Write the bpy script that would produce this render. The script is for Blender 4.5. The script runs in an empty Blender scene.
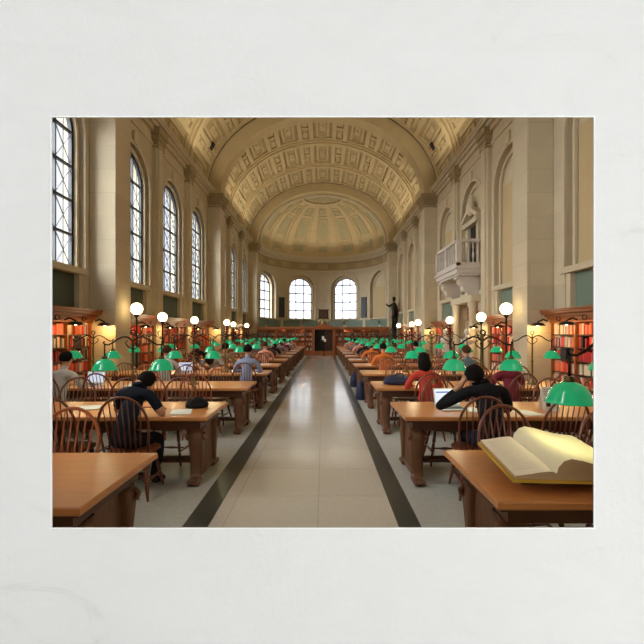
import bpy, math, random
from mathutils import Vector, Matrix, Quaternion
random.seed(7)
PI = math.pi
SC = bpy.context.scene
COL = SC.collection

# ------------------------------------------------------------------ camera, sky, sun, large lights, exposure
AX = -0.135          # the aisle and the tables lie a little left of the hall's axis
CAM = (0.05, 0.0, 1.65)
cd = bpy.data.cameras.new('camera'); cd.sensor_width = 36; cd.lens = 400 / 644 * 36
cd.shift_x = -1.5 / 644; cd.shift_y = 11 / 644; cd.clip_start = 0.05; cd.clip_end = 200
cam = bpy.data.objects.new('camera', cd); cam.location = CAM; cam.rotation_euler = (PI / 2, 0, 0)
COL.objects.link(cam); SC.camera = cam
SC.view_settings.view_transform = 'Standard'; SC.view_settings.look = 'None'
SC.view_settings.gamma = 1; SC.view_settings.use_curve_mapping = False
SC.view_settings.exposure = 0.3
SC.cycles.max_bounces = 8; SC.cycles.diffuse_bounces = 5; SC.cycles.glossy_bounces = 3
SC.cycles.transparent_max_bounces = 12; SC.cycles.caustics_reflective = False; SC.cycles.caustics_refractive = False
SC.cycles.sample_clamp_indirect = 6
w = bpy.data.worlds.new('overcast sky'); SC.world = w; w.use_nodes = True
wn = w.node_tree; bg = wn.nodes['Background']; bg.inputs[0].default_value = (0.93, 0.96, 1.0, 1)
# overcast sky, brightest low in the north where the far windows look out, a little brighter in the south
def wmath(op, a, b, wn=wn):
    n = wn.nodes.new('ShaderNodeMath'); n.operation = op
    for i, v in enumerate((a, b)):
        if isinstance(v, (int, float)): n.inputs[i].default_value = v
        else: wn.links.new(v, n.inputs[i])
    return n.outputs[0]
tcw = wn.nodes.new('ShaderNodeTexCoord'); sxw = wn.nodes.new('ShaderNodeSeparateXYZ'); wn.links.new(tcw.outputs['Generated'], sxw.inputs[0])
north = wmath('MULTIPLY', wmath('POWER', wmath('MAXIMUM', sxw.outputs[1], 0.0), 60.0), 1.5)
south = wmath('MULTIPLY', wmath('MAXIMUM', wmath('MULTIPLY', sxw.outputs[1], -1.0), 0.0), 1.25)
wn.links.new(wmath('ADD', wmath('ADD', north, south), 0.92), bg.inputs[1])

def add_light(name, kind, loc, energy, color, aim=None, long_axis=None, size=None, size_y=None, angle=None, radius=None, spot=None):
    l = bpy.data.lights.new(name, kind); l.energy = energy; l.color = color
    if size: l.shape = 'RECTANGLE'; l.size = size; l.size_y = size_y or size
    if angle is not None: l.angle = angle
    if radius is not None: l.shadow_soft_size = radius
    if spot: l.spot_size = spot; l.spot_blend = 0.8
    o = bpy.data.objects.new(name, l); o.location = loc; COL.objects.link(o)
    if long_axis is not None:
        z_ = -Vector(aim).normalized(); y_ = Vector(long_axis).normalized(); x_ = y_.cross(z_).normalized()
        o.rotation_euler = Matrix((x_, y_, z_)).transposed().to_euler()
    elif aim is not None:
        o.rotation_euler = (Vector(aim)).to_track_quat('-Z', 'Y').to_euler()
    return o
add_light('soft_sun', 'SUN', (-12, -6, 14), 17.0, (0.93, 0.97, 1.0), aim=(0.80, 0.34, -0.46), angle=math.radians(80))
# added fill lights, floating near the cornice, that brighten the vault
for sx in (-1, 1):
    for (y0, y1) in ((3.0, 8.2), (11.6, 17.6), (21.2, 27.8)):
        add_light('cornice_uplight', 'AREA', (sx * 4.75, (y0 + y1) / 2, 8.62), 85 * (y1 - y0) / 8, (1.0, 0.91, 0.74),
                  aim=(-sx * 0.9, 0, 1), long_axis=(0, 1, 0), size=0.12, size_y=(y1 - y0))

for k in range(4):  # added fill lights, floating in the apse, that brighten the half dome
    a_ = math.radians(-67.5 + 45 * k)
    add_light('apse_uplight', 'AREA', (3.8 * math.sin(a_), 30.04 + 3.8 * math.cos(a_), 8.4), 17, (1.0, 0.92, 0.76), aim=(-math.sin(a_) * 0.8, -math.cos(a_) * 0.8, 1),
              long_axis=(math.cos(a_), -math.sin(a_), 0), size=0.3, size_y=2.6)
# ------------------------------------------------------------------ materials
def lin(c):
    return tuple((x / 255 / 12.92) if x / 255 <= 0.04045 else ((x / 255 + 0.055) / 1.055) ** 2.4 for x in c) + (1,)
def mat(name, rgb, rough=0.6, metal=0.0, noise=0.0, nscale=8.0, spec=0.5, emit=None, estr=0.0, bump=0.0, stretch=None, coat=0.0):
    m = bpy.data.materials.new(name); m.use_nodes = True
    nt = m.node_tree; b = nt.nodes['Principled BSDF']; c = lin(rgb)
    b.inputs['Base Color'].default_value = c; b.inputs['Roughness'].default_value = rough
    b.inputs['Metallic'].default_value = metal; b.inputs['Specular IOR Level'].default_value = spec
    b.inputs['Coat Weight'].default_value = coat; b.inputs['Coat Roughness'].default_value = 0.35
    if noise or bump:
        tc = nt.nodes.new('ShaderNodeTexCoord'); mp = nt.nodes.new('ShaderNodeMapping')
        if stretch: mp.inputs['Scale'].default_value = stretch
        n = nt.nodes.new('ShaderNodeTexNoise'); n.inputs['Scale'].default_value = nscale; n.inputs['Detail'].default_value = 5
        nt.links.new(tc.outputs['Object'], mp.inputs[0]); nt.links.new(mp.outputs[0], n.inputs['Vector'])
        if noise:
            r = nt.nodes.new('ShaderNodeMix'); r.data_type = 'RGBA'
            r.inputs[6].default_value = tuple(x * (1 - noise) for x in c[:3]) + (1,)
            r.inputs[7].default_value = tuple(min(1, x * (1 + noise)) for x in c[:3]) + (1,)
            nt.links.new(n.outputs['Fac'], r.inputs[0]); nt.links.new(r.outputs[2], b.inputs['Base Color'])
        if bump:
            bp = nt.nodes.new('ShaderNodeBump'); bp.inputs['Strength'].default_value = bump; bp.inputs['Distance'].default_value = 0.02
            nt.links.new(n.outputs['Fac'], bp.inputs['Height']); nt.links.new(bp.outputs[0], b.inputs['Normal'])
    if emit:
        b.inputs['Emission Color'].default_value = lin(emit); b.inputs['Emission Strength'].default_value = estr
    return m

def stone(name, rgb, joint=0.80, bw=1.3, bh=0.55):
    """ashlar: coursed blocks with thin joints, mottled"""
    m = bpy.data.materials.new(name); m.use_nodes = True; nt = m.node_tree; b = nt.nodes['Principled BSDF']
    b.inputs['Roughness'].default_value = 0.75; b.inputs['Specular IOR Level'].default_value = 0.3
    g = nt.nodes.new('ShaderNodeNewGeometry'); s = nt.nodes.new('ShaderNodeSeparateXYZ'); a = nt.nodes.new('ShaderNodeMath')
    cmb = nt.nodes.new('ShaderNodeCombineXYZ'); br = nt.nodes.new('ShaderNodeTexBrick')
    nt.links.new(g.outputs['Position'], s.inputs[0]); nt.links.new(s.outputs[0], a.inputs[0]); nt.links.new(s.outputs[1], a.inputs[1])
    nt.links.new(a.outputs[0], cmb.inputs[0]); nt.links.new(s.outputs[2], cmb.inputs[1]); nt.links.new(cmb.outputs[0], br.inputs['Vector'])
    c = lin(rgb)
    br.inputs['Scale'].default_value = 1; br.inputs['Brick Width'].default_value = bw; br.inputs['Row Height'].default_value = bh
    br.inputs['Mortar Size'].default_value = 0.006; br.inputs['Mortar Smooth'].default_value = 0.3
    br.inputs['Color1'].default_value = tuple(x * 0.93 for x in c[:3]) + (1,); br.inputs['Color2'].default_value = tuple(x * 1.05 for x in c[:3]) + (1,)
    br.inputs['Mortar'].default_value = tuple(x * joint for x in c[:3]) + (1,)
    n = nt.nodes.new('ShaderNodeTexNoise'); n.inputs['Scale'].default_value = 1.6; n.inputs['Detail'].default_value = 6
    nt.links.new(g.outputs['Position'], n.inputs['Vector'])
    rm = nt.nodes.new('ShaderNodeMapRange'); rm.inputs[3].default_value = 0.86; rm.inputs[4].default_value = 1.12
    nt.links.new(n.outputs['Fac'], rm.inputs[0])
    mx = nt.nodes.new('ShaderNodeMix'); mx.data_type = 'RGBA'; mx.blend_type = 'MULTIPLY'; mx.inputs[0].default_value = 1
    nt.links.new(br.outputs['Color'], mx.inputs[6]); nt.links.new(rm.outputs[0], mx.inputs[7])
    nt.links.new(mx.outputs[2], b.inputs['Base Color'])
    return m

M = {}
M['porch_white'] = mat('white porch plaster', (224, 226, 230), 0.8)
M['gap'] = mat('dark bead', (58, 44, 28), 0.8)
M['stone'] = stone('limestone blocks', (196, 182, 152))
M['stone_plain'] = mat('carved limestone', (198, 184, 154), 0.75, noise=0.10, nscale=3, spec=0.3)
M['vault'] = mat('vault plaster', (194, 174, 132), 0.8, noise=0.10, nscale=2, spec=0.2)
M['coffer'] = mat('coffer ground plaster', (176, 156, 116), 0.85, noise=0.12, nscale=3, spec=0.2)
M['coffer_grey'] = mat('grey green painted coffer', (170, 160, 124), 0.85, noise=0.14, nscale=6, spec=0.2)
M['infill'] = mat('blind arch plaster', (190, 168, 126), 0.8, noise=0.06, nscale=2)
M['green_left'] = mat('dark green wall panel', (74, 84, 68), 0.7, noise=0.06, nscale=3)  # shaded tone of the green panels put into the colour
M['green_right'] = mat('sage green wall panel', (112, 128, 110), 0.7, noise=0.06, nscale=3)  # lit tone of the same green panels put into the colour
M['white_stone'] = mat('white carved marble', (200, 190, 176), 0.55, noise=0.06, nscale=6)
M['frieze'] = mat('frieze stone', (158, 140, 104), 0.75, noise=0.15, nscale=4)
M['iron'] = mat('window iron', (58, 60, 62), 0.5, 0.3)
M['wood'] = mat('bookcase oak', (150, 80, 34), 0.4, noise=0.25, nscale=5, stretch=(1, 1, 8), coat=0.2)
M['wood_dark'] = mat('dark walnut', (64, 34, 20), 0.4, noise=0.25, nscale=6, stretch=(1, 6, 1))
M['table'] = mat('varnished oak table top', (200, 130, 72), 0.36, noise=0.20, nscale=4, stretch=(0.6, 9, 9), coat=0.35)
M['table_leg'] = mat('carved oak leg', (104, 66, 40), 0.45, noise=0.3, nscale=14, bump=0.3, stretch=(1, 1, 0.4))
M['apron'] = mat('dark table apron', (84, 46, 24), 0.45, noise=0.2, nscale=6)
M['chair'] = mat('chair dark cherry', (104, 48, 28), 0.35, noise=0.2, nscale=9, coat=0.3)
M['chair_warm'] = mat('chair orange cherry', (156, 76, 36), 0.35, noise=0.2, nscale=9, coat=0.3)  # same cherry wood with warm light put into the colour
M['seat'] = mat('chair seat wood', (122, 66, 38), 0.35, noise=0.25, nscale=7, coat=0.3, stretch=(1, 5, 1))
M['brass'] = mat('aged brass', (104, 84, 48), 0.4, 0.8, noise=0.3, nscale=20)
M['bronze'] = mat('dark bronze', (42, 36, 30), 0.4, 0.7, noise=0.2, nscale=10)
M['globe'] = mat('opal glass globe', (255, 246, 225), 0.3, emit=(255, 228, 176), estr=6.0)
M['bulb'] = mat('lamp bulb', (255, 244, 214), 0.3, emit=(255, 226, 170), estr=4.0)
M['paper'] = mat('white paper', (226, 224, 220), 0.7, noise=0.03)
M['page_old'] = mat('aged page', (230, 214, 196), 0.7, noise=0.05, nscale=12)
M['page_edge'] = mat('page block edge', (190, 160, 120), 0.8, noise=0.3, nscale=60, stretch=(0.2, 0.2, 8))
M['gold_board'] = mat('yellow cloth cover', (208, 168, 60), 0.5, noise=0.08)
M['screen'] = mat('laptop screen', (200, 208, 226), 0.3, emit=(200, 212, 240), estr=0.55)
M['laptop'] = mat('laptop shell', (206, 206, 206), 0.35, 0.2)
M['black'] = mat('black plastic', (18, 18, 20), 0.5)
M['opening_dark'] = mat('dark doorway', (20, 14, 12), 0.7)
M['red_sign'] = mat('red sign', (132, 44, 36), 0.5)
M['sign_white'] = mat('sign lettering', (214, 200, 190), 0.5)
M['navy'] = mat('navy nylon', (28, 34, 64), 0.7, noise=0.3, nscale=8, bump=0.3)
M['skin'] = mat('skin', (196, 144, 112), 0.55)
M['hair_dark'] = mat('dark hair', (20, 15, 13), 0.85, noise=0.4, nscale=30, bump=0.2, spec=0.15)
M['hair_brown'] = mat('brown hair', (74, 46, 30), 0.8, noise=0.4, nscale=30, bump=0.2, spec=0.2)
M['shoe'] = mat('dark shoes', (28, 24, 24), 0.5)
def cloth(n, rgb): return mat(n, rgb, 0.85, noise=0.16, nscale=14, bump=0.25, spec=0.2)
M['c_black'] = cloth('black cloth', (26, 26, 30)); M['c_navy'] = cloth('black blue cloth', (22, 28, 40))
M['c_jean'] = cloth('dark denim', (34, 38, 52)); M['c_red'] = cloth('red orange cloth', (196, 66, 50))
M['c_maroon'] = cloth('maroon cloth', (122, 44, 56)); M['c_blue'] = cloth('light blue cloth', (150, 160, 190))
M['c_slate'] = cloth('slate blue cloth', (96, 116, 124)); M['c_orange'] = cloth('orange cloth', (222, 122, 54))
M['c_pink'] = cloth('salmon cloth', (224, 160, 136)); M['c_grey'] = cloth('grey cloth', (128, 126, 130))
M['c_white'] = cloth('off white cloth', (196, 192, 186)); M['c_tan'] = cloth('khaki cloth', (150, 128, 92))

def marble():
    m = bpy.data.materials.new('pale veined marble'); m.use_nodes = True; nt = m.node_tree; b = nt.nodes['Principled BSDF']
    b.inputs['Roughness'].default_value = 0.85; b.inputs['Specular IOR Level'].default_value = 0.1
    g = nt.nodes.new('ShaderNodeNewGeometry')
    mp = nt.nodes.new('ShaderNodeMapping'); mp.inputs['Rotation'].default_value = (0, 0.6, 0); mp.inputs['Scale'].default_value = (1, 1, 2.1)
    mp.inputs['Location'].default_value = (0.31, 0, 0.1)
    nt.links.new(g.outputs['Position'], mp.inputs[0])
    n = nt.nodes.new('ShaderNodeTexNoise'); n.inputs['Scale'].default_value = 3.1; n.inputs['Detail'].default_value = 10
    n.inputs['Roughness'].default_value = 0.7; n.inputs['Distortion'].default_value = 1.6
    nt.links.new(mp.outputs[0], n.inputs['Vector'])
    r = nt.nodes.new('ShaderNodeValToRGB'); cr = r.color_ramp
    cr.elements[0].position = 0.22; cr.elements[0].color = (0.62, 0.58, 0.54, 1)
    cr.elements[1].position = 0.36; cr.elements[1].color = (0.71, 0.68, 0.645, 1)
    e = cr.elements.new(0.60); e.color = (0.73, 0.70, 0.665, 1)
    nt.links.new(n.outputs['Fac'], r.inputs[0]); nt.links.new(r.outputs[0], b.inputs['Base Color'])
    n2 = nt.nodes.new('ShaderNodeTexNoise'); n2.inputs['Scale'].default_value = 60; n2.inputs['Detail'].default_value = 4
    nt.links.new(g.outputs['Position'], n2.inputs['Vector'])
    bp = nt.nodes.new('ShaderNodeBump'); bp.inputs['Strength'].default_value = 0.10; bp.inputs['Distance'].default_value = 0.01
    nt.links.new(n2.outputs['Fac'], bp.inputs['Height']); nt.links.new(bp.outputs[0], b.inputs['Normal'])
    return m
M['marble'] = marble()

def floor_mat(name, rgb, tile, rough, joint=0.82, mott=0.1):
    m = bpy.data.materials.new(name); m.use_nodes = True; nt = m.node_tree; b = nt.nodes['Principled BSDF']
    c = lin(rgb); g = nt.nodes.new('ShaderNodeNewGeometry'); br = nt.nodes.new('ShaderNodeTexBrick')
    br.offset = 0; br.inputs['Scale'].default_value = 1; br.inputs['Brick Width'].default_value = tile; br.inputs['Row Height'].default_value = tile
    br.inputs['Mortar Size'].default_value = 0.006
    br.inputs['Color1'].default_value = tuple(x * 0.94 for x in c[:3]) + (1,); br.inputs['Color2'].default_value = tuple(x * 1.05 for x in c[:3]) + (1,)
    br.inputs['Mortar'].default_value = tuple(x * joint for x in c[:3]) + (1,)
    nt.links.new(g.outputs['Position'], br.inputs['Vector'])
    n = nt.nodes.new('ShaderNodeTexNoise'); n.inputs['Scale'].default_value = 22; n.inputs['Detail'].default_value = 8
    nt.links.new(g.outputs['Position'], n.inputs['Vector'])
    rm = nt.nodes.new('ShaderNodeMapRange'); rm.inputs[3].default_value = 1 - mott; rm.inputs[4].default_value = 1 + mott
    nt.links.new(n.outputs['Fac'], rm.inputs[0])
    mx = nt.nodes.new('ShaderNodeMix'); mx.data_type = 'RGBA'; mx.blend_type = 'MULTIPLY'; mx.inputs[0].default_value = 1
    nt.links.new(br.outputs['Color'], mx.inputs[6]); nt.links.new(rm.outputs[0], mx.inputs[7])
    nt.links.new(mx.outputs[2], b.inputs['Base Color']); b.inputs['Roughness'].default_value = rough; b.inputs['Specular IOR Level'].default_value = 0.8
    return m
M['floor_mid'] = floor_mat('polished cream tiles', (204, 196, 180), 0.81, 0.14)
M['floor_side'] = floor_mat('grey terrazzo', (192, 192, 182), 3.2, 0.34, mott=0.22)
M['floor_stripe'] = floor_mat('dark slate stripe', (70, 72, 66), 1.6, 0.28, mott=0.2)

def glass_mat():
    m = bpy.data.materials.new('window glass'); m.use_nodes = True; nt = m.node_tree; nt.nodes.clear()
    o = nt.nodes.new('ShaderNodeOutputMaterial'); t = nt.nodes.new('ShaderNodeBsdfTransparent'); t.inputs[0].default_value = (0.97, 0.98, 1, 1)
    g = nt.nodes.new('ShaderNodeBsdfGlossy'); g.inputs['Roughness'].default_value = 0.15; mx = nt.nodes.new('ShaderNodeMixShader'); mx.inputs[0].default_value = 0.05
    nt.links.new(t.outputs[0], mx.inputs[1]); nt.links.new(g.outputs[0], mx.inputs[2]); nt.links.new(mx.outputs[0], o.inputs[0]); return m
M['glass'] = glass_mat()
def shade_mat():
    m = bpy.data.materials.new('green cased glass lit from inside'); m.use_nodes = True; nt = m.node_tree; b = nt.nodes['Principled BSDF']
    b.inputs['Base Color'].default_value = lin((20, 160, 104)); b.inputs['Roughness'].default_value = 0.15
    b.inputs['Emission Color'].default_value = lin((20, 176, 116)); b.inputs['Emission Strength'].default_value = 0.30
    b.inputs['Coat Weight'].default_value = 0.5
    return m
M['shade'] = shade_mat()

# ------------------------------------------------------------------ mesh helpers
class MB:
    def __init__(s): s.v = []; s.f = []; s.smooth = []
    def add(s, vs, fs, smooth=False):
        o = len(s.v); s.v += [tuple(v) for v in vs]; s.f += [tuple(i + o for i in f) for f in fs]; s.smooth += [smooth] * len(fs)
    def hexa(s, p):   # 8 points: bottom loop 0-3, top loop 4-7
        s.add(p, [(0, 3, 2, 1), (4, 5, 6, 7), (0, 1, 5, 4), (1, 2, 6, 5), (2, 3, 7, 6), (3, 0, 4, 7)])
    def box(s, x0, x1, y0, y1, z0, z1):
        s.hexa([(x0, y0, z0), (x1, y0, z0), (x1, y1, z0), (x0, y1, z0), (x0, y0, z1), (x1, y0, z1), (x1, y1, z1), (x0, y1, z1)])
    def bevbox(s, x0, x1, y0, y1, z0, z1, b=0.01):
        vs = []
        for z, k in ((z0, b), (z0 + b, 0), (z1 - b, 0), (z1, b)):
            vs += [(x0 + k, y0 + k, z), (x1 - k, y0 + k, z), (x1 - k, y1 - k, z), (x0 + k, y1 - k, z)]
        fs = [(3, 2, 1, 0), (12, 13, 14, 15)]
        for l in range(3):
            for i in range(4):
                j = (i + 1) % 4; fs.append((l * 4 + i, l * 4 + j, l * 4 + 4 + j, l * 4 + 4 + i))
        s.add(vs, fs)
    def quad(s, a, b, c, d, smooth=False): s.add([a, b, c, d], [(0, 1, 2, 3)], smooth)
    def lathe(s, prof, c=(0, 0, 0), n=16, a0=0, a1=2 * PI, squash=1.0):
        full = abs(a1 - a0 - 2 * PI) < 1e-6; m = n if full else n + 1; vs = []
        for r, z in prof:
            for i in range(m):
                a = a0 + (a1 - a0) * i / n; vs.append((c[0] + r * math.cos(a), c[1] + r * squash * math.sin(a), c[2] + z))
        fs = []
        for k in range(len(prof) - 1):
            for i in range(n):
                j = (i + 1) % m; fs.append((k * m + i, k * m + j, (k + 1) * m + j, (k + 1) * m + i))
        s.add(vs, fs, True)
        if full:
            for k, rev in ((0, True), (len(prof) - 1, False)):
                if prof[k][0] > 1e-4:
                    idx = list(range(m)); vs2 = vs[k * m:(k + 1) * m]
                    s.add(vs2, [tuple(reversed(idx)) if rev else tuple(idx)])
    def tube(s, pts, r, n=8, closed=False, flat=1.0):
        pts = [Vector(p) for p in pts]; N = len(pts); rs = r if isinstance(r, (list, tuple)) else [r] * N
        vs = []; up = None
        for i, p in enumerate(pts):
            t = (pts[(i + 1) % N] - pts[i - 1]) if closed else (pts[min(i + 1, N - 1)] - pts[max(i - 1, 0)])
            t.normalize()
            if up is None:
                up = Vector((0, 0, 1)) if abs(t.z) < 0.9 else Vector((1, 0, 0))
            u = (up - t * up.dot(t)); u.normalize(); v = t.cross(u); up = u
            for k in range(n):
                a = 2 * PI * k / n; vs.append(p + u * math.cos(a) * rs[i] * flat + v * math.sin(a) * rs[i])
        fs = []
        for i in range(N if closed else N - 1):
            i2 = (i + 1) % N
            for k in range(n):
                k2 = (k + 1) % n; fs.append((i * n + k, i * n + k2, i2 * n + k2, i2 * n + k))
        if not closed: fs += [tuple(reversed(range(n))), tuple(range((N - 1) * n, N * n))]
        s.add(vs, fs, True)
    def ball(s, c, r, n=12, sc=(1, 1, 1), rot=None):
        vs = []; fs = []
        for i in range(n // 2 + 1):
            t = PI * i / (n // 2)
            for k in range(n):
                a = 2 * PI * k / n; p = Vector((math.sin(t) * math.cos(a) * r * sc[0], math.sin(t) * math.sin(a) * r * sc[1], math.cos(t) * r * sc[2]))
                if rot: p = rot @ p
                vs.append(p + Vector(c))
        for i in range(n // 2):
            for k in range(n):
                k2 = (k + 1) % n; fs.append((i * n + k, (i + 1) * n + k, (i + 1) * n + k2, i * n + k2))
        s.add(vs, fs, True)
    def mesh(s, name, m):
        me = bpy.data.meshes.new(name); me.from_pydata(s.v, [], s.f); me.polygons.foreach_set('use_smooth', s.smooth)
        for x in (m if isinstance(m, (list, tuple)) else [m]): me.materials.append(x)
        me.update(); return me
    def build(s, name, m, parent=None, loc=None):
        o = bpy.data.objects.new(name, s.mesh(name, m)); COL.objects.link(o)
        if parent: o.parent = parent
        if loc: o.location = loc
        return o

def tag(o, label=None, cat=None, group=None, kind=None):
    if label: o['label'] = label
    if cat: o['category'] = cat
    if group: o['group'] = group
    if kind: o['kind'] = kind
    return o
def thing(name, label, cat, loc=(0, 0, 0), rz=0.0, group=None):
    o = bpy.data.objects.new(name, None); o.empty_display_size = 0.1; COL.objects.link(o); o.location = loc; o.rotation_euler = (0, 0, rz)
    return tag(o, label, cat, group)
def struct(name, mb, m, parent=None):
    o = mb.build(name, m, parent)
    o['kind'] = 'structure'
    return o
def copy_tree(o, parent=None):
    c = o.copy(); COL.objects.link(c)
    if parent: c.parent = parent
    for ch in list(o.children): copy_tree(ch, c)
    return c
ORD = ['first', 'second', 'third', 'fourth', 'fifth', 'sixth', 'seventh', 'eighth', 'ninth', 'tenth', 'eleventh', 'twelfth', 'thirteenth', 'fourteenth', 'fifteenth', 'sixteenth', 'seventeenth', 'eighteenth', 'nineteenth', 'twentieth']

# ------------------------------------------------------------------ the hall's measures
WX = 5.45           # wall face
PXI = 4.84          # inner face of the piers
PIERS = [(9.40, 10.14), (19.0, 19.74), (29.3, 30.04)]
SPRING = 8.24
BAYS = []           # (y0, y1)
for a, b in ((0.54, 9.40), (10.14, 19.0), (19.74, 29.3)):
    for k in range(3): BAYS.append((a + (b - a) * k / 3, a + (b - a) * (k + 1) / 3))
YF = 1.2            # marble surround face (camera side)

def arch_h(u, o):
    uc, hw, zb, zs, arched = o
    return zs + (math.sqrt(max(0, hw * hw - (u - uc) ** 2)) if arched else 0)
def sheet(mb, f, u0, u1, z0, z1, ops, d, depth, maxdu=0.5):
    us = {round(u0, 5), round(u1, 5)}
    for o in ops:
        for i in range(17): us.add(round(o[0] - o[1] * math.cos(PI * i / 16), 5))
    us = sorted(us); full = []
    for a, b in zip(us, us[1:]):
        n = max(1, math.ceil((b - a) / maxdu)); full += [a + (b - a) * k / n for k in range(n)]
    full.append(us[-1])
    for a, b in zip(full, full[1:]):
        if b - a < 1e-5: continue
        mid = (a + b) / 2; op = next((o for o in ops if abs(mid - o[0]) < o[1]), None)
        if not op:
            mb.quad(f(a, z0, d), f(b, z0, d), f(b, z1, d), f(a, z1, d)); continue
        ha, hb = arch_h(a, op), arch_h(b, op)
        mb.quad(f(a, ha, d), f(b, hb, d), f(b, z1, d), f(a, z1, d))
        mb.quad(f(a, ha, d), f(b, hb, d), f(b, hb, d + depth), f(a, ha, d + depth))
        if op[2] > z0 + 1e-4:
            mb.quad(f(a, z0, d), f(b, z0, d), f(b, op[2], d), f(a, op[2], d))
            mb.quad(f(a, op[2], d), f(b, op[2], d), f(b, op[2], d + depth), f(a, op[2], d + depth))
    for o in ops:
        for s in (-1, 1):
            u = o[0] + s * o[1]
            mb.quad(f(u, o[2], d), f(u, o[3], d), f(u, o[3], d + depth), f(u, o[2], d + depth))
def bar(mb, f, a, b, w, d0, d1):
    du, dz = b[0] - a[0], b[1] - a[1]; L = math.hypot(du, dz)
    if L < 1e-6: return
    nu, nz = -dz / L * w / 2, du / L * w / 2
    q = [(a[0] - nu, a[1] - nz), (b[0] - nu, b[1] - nz), (b[0] + nu, b[1] + nz), (a[0] + nu, a[1] + nz)]
    mb.hexa([f(u, z, d0) for u, z in q] + [f(u, z, d1) for u, z in q])
def slab(mb, f, u0, u1, z0, z1, d0, d1, n=1):
    for k in range(n):
        a = u0 + (u1 - u0) * k / n; b = u0 + (u1 - u0) * (k + 1) / n
        mb.hexa([f(a, z0, d0), f(b, z0, d0), f(b, z0, d1), f(a, z0, d1), f(a, z1, d0), f(b, z1, d0), f(b, z1, d1), f(a, z1, d1)])
def arch_mould(mb, f, uc, hw, zb, zs, w, d0, d1, n=20):
    """a moulding that runs up the jambs and round the arch"""
    pts = [(uc - hw, zb)] + [(uc - hw * math.cos(PI * i / n), zs + hw * math.sin(PI * i / n)) for i in range(n + 1)] + [(uc + hw, zb)]
    H = hw + w
    out = [(uc - H, zb)] + [(uc - H * math.cos(PI * i / n), zs + H * math.sin(PI * i / n)) for i in range(n + 1)] + [(uc + H, zb)]
    for i in range(len(pts) - 1):
        q = [pts[i], pts[i + 1], out[i + 1], out[i]]
        mb.hexa([f(u, z, d0) for u, z in q] + [f(u, z, d1) for u, z in q])

WIN_N = [0]
def window(f, uc, hw, zb, zs, d, rows, cols, cell, wide=0.05, style='cross'):
    WIN_N[0] += 1
    fr = MB(); op = (uc, hw, zb, zs, True)
    arch_mould(fr, f, uc, hw - 0.06, zb, zs, 0.07, d - 0.05, d + 0.03)
    bar(fr, f, (uc - hw, zb + 0.03), (uc + hw, zb + 0.03), 0.07, d - 0.05, d + 0.03)
    cw = 2 * hw / cols
    for c in range(1, cols):
        u = uc - hw + c * cw; bar(fr, f, (u, zb), (u, arch_h(u, op)), wide * 0.75, d - 0.04, d + 0.02)
    z = zb
    for r in range(1, rows + 1):
        z = zb + r * cell
        if z < zs: x = hw
        elif z < zs + hw - 0.05: x = math.sqrt(hw * hw - (z - zs) ** 2)
        else: break
        bar(fr, f, (uc - x, z), (uc + x, z), wide, d - 0.045, d + 0.02)
    for r in range(rows):
        z0, z1 = zb + r * cell, zb + (r + 1) * cell
        for c in range(cols):
            a, b = uc - hw + c * cw, uc - hw + (c + 1) * cw; m = (a + b) / 2; zm = (z0 + z1) / 2
            top = min(arch_h(a + 0.02, op), arch_h(b - 0.02, op))
            if style == 'cross':
                if z1 <= top + 0.02:
                    bar(fr, f, (a, z0), (b, z1), 0.010, d - 0.02, d); bar(fr, f, (a, z1), (b, z0), 0.010, d - 0.02, d)
                    bar(fr, f, (m, z0), (m, z1), 0.009, d - 0.02, d)
                elif z0 < arch_h(m, op):
                    bar(fr, f, (m, z0), (m, min(z1, arch_h(m, op))), 0.009, d - 0.02, d)
            elif z0 < arch_h(m, op) - 0.4:
                slab(fr, f, m - 0.045, m + 0.045, zm - 0.045, zm + 0.045, d - 0.02, d)
    o = struct('window_%d' % WIN_N[0], fr, M['iron'])
    g = MB(); n = 12
    pts = [f(uc - hw, zb, d + 0.01)] + [f(uc - hw * math.cos(PI * i / n), zs + hw * math.sin(PI * i / n), d + 0.01) for i in range(n + 1)] + [f(uc + hw, zb, d + 0.01)]
    g.add(pts, [tuple(range(len(pts)))]); gp = g.build('pane', M['glass'], o)
    return o

# ------------------------------------------------------------------ floor
SX = [(-5.9, AX - 1.02, 'floor_side'), (AX - 1.02, AX - 0.80, 'floor_stripe'), (AX - 0.80, AX + 0.825, 'floor_mid'), (AX + 0.825, AX + 1.02, 'floor_stripe'), (AX + 1.02, 5.9, 'floor_side')]
fl = None
for i, (a, b, mm) in enumerate(SX):
    mb = MB()
    if mm == 'floor_mid':
        mb.box(a, b, 1.25, 36, -0.06, 0); fl = struct('floor', mb, M[mm])
    else:
        mb.box(a, b, 1.25, 36, -0.06, 0); mb and struct('floor_stripe' if 'stripe' in mm else 'floor_side', mb, M[mm]).__setitem__('kind', 'structure')
for o in list(COL.objects):
    if o.name.startswith('floor_'): o.parent = fl
mb = MB(); mb.box(-7, 7, -6.6, YF, -0.06, 0); o = struct('floor_outer', mb, M['floor_side']); o.parent = fl

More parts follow.
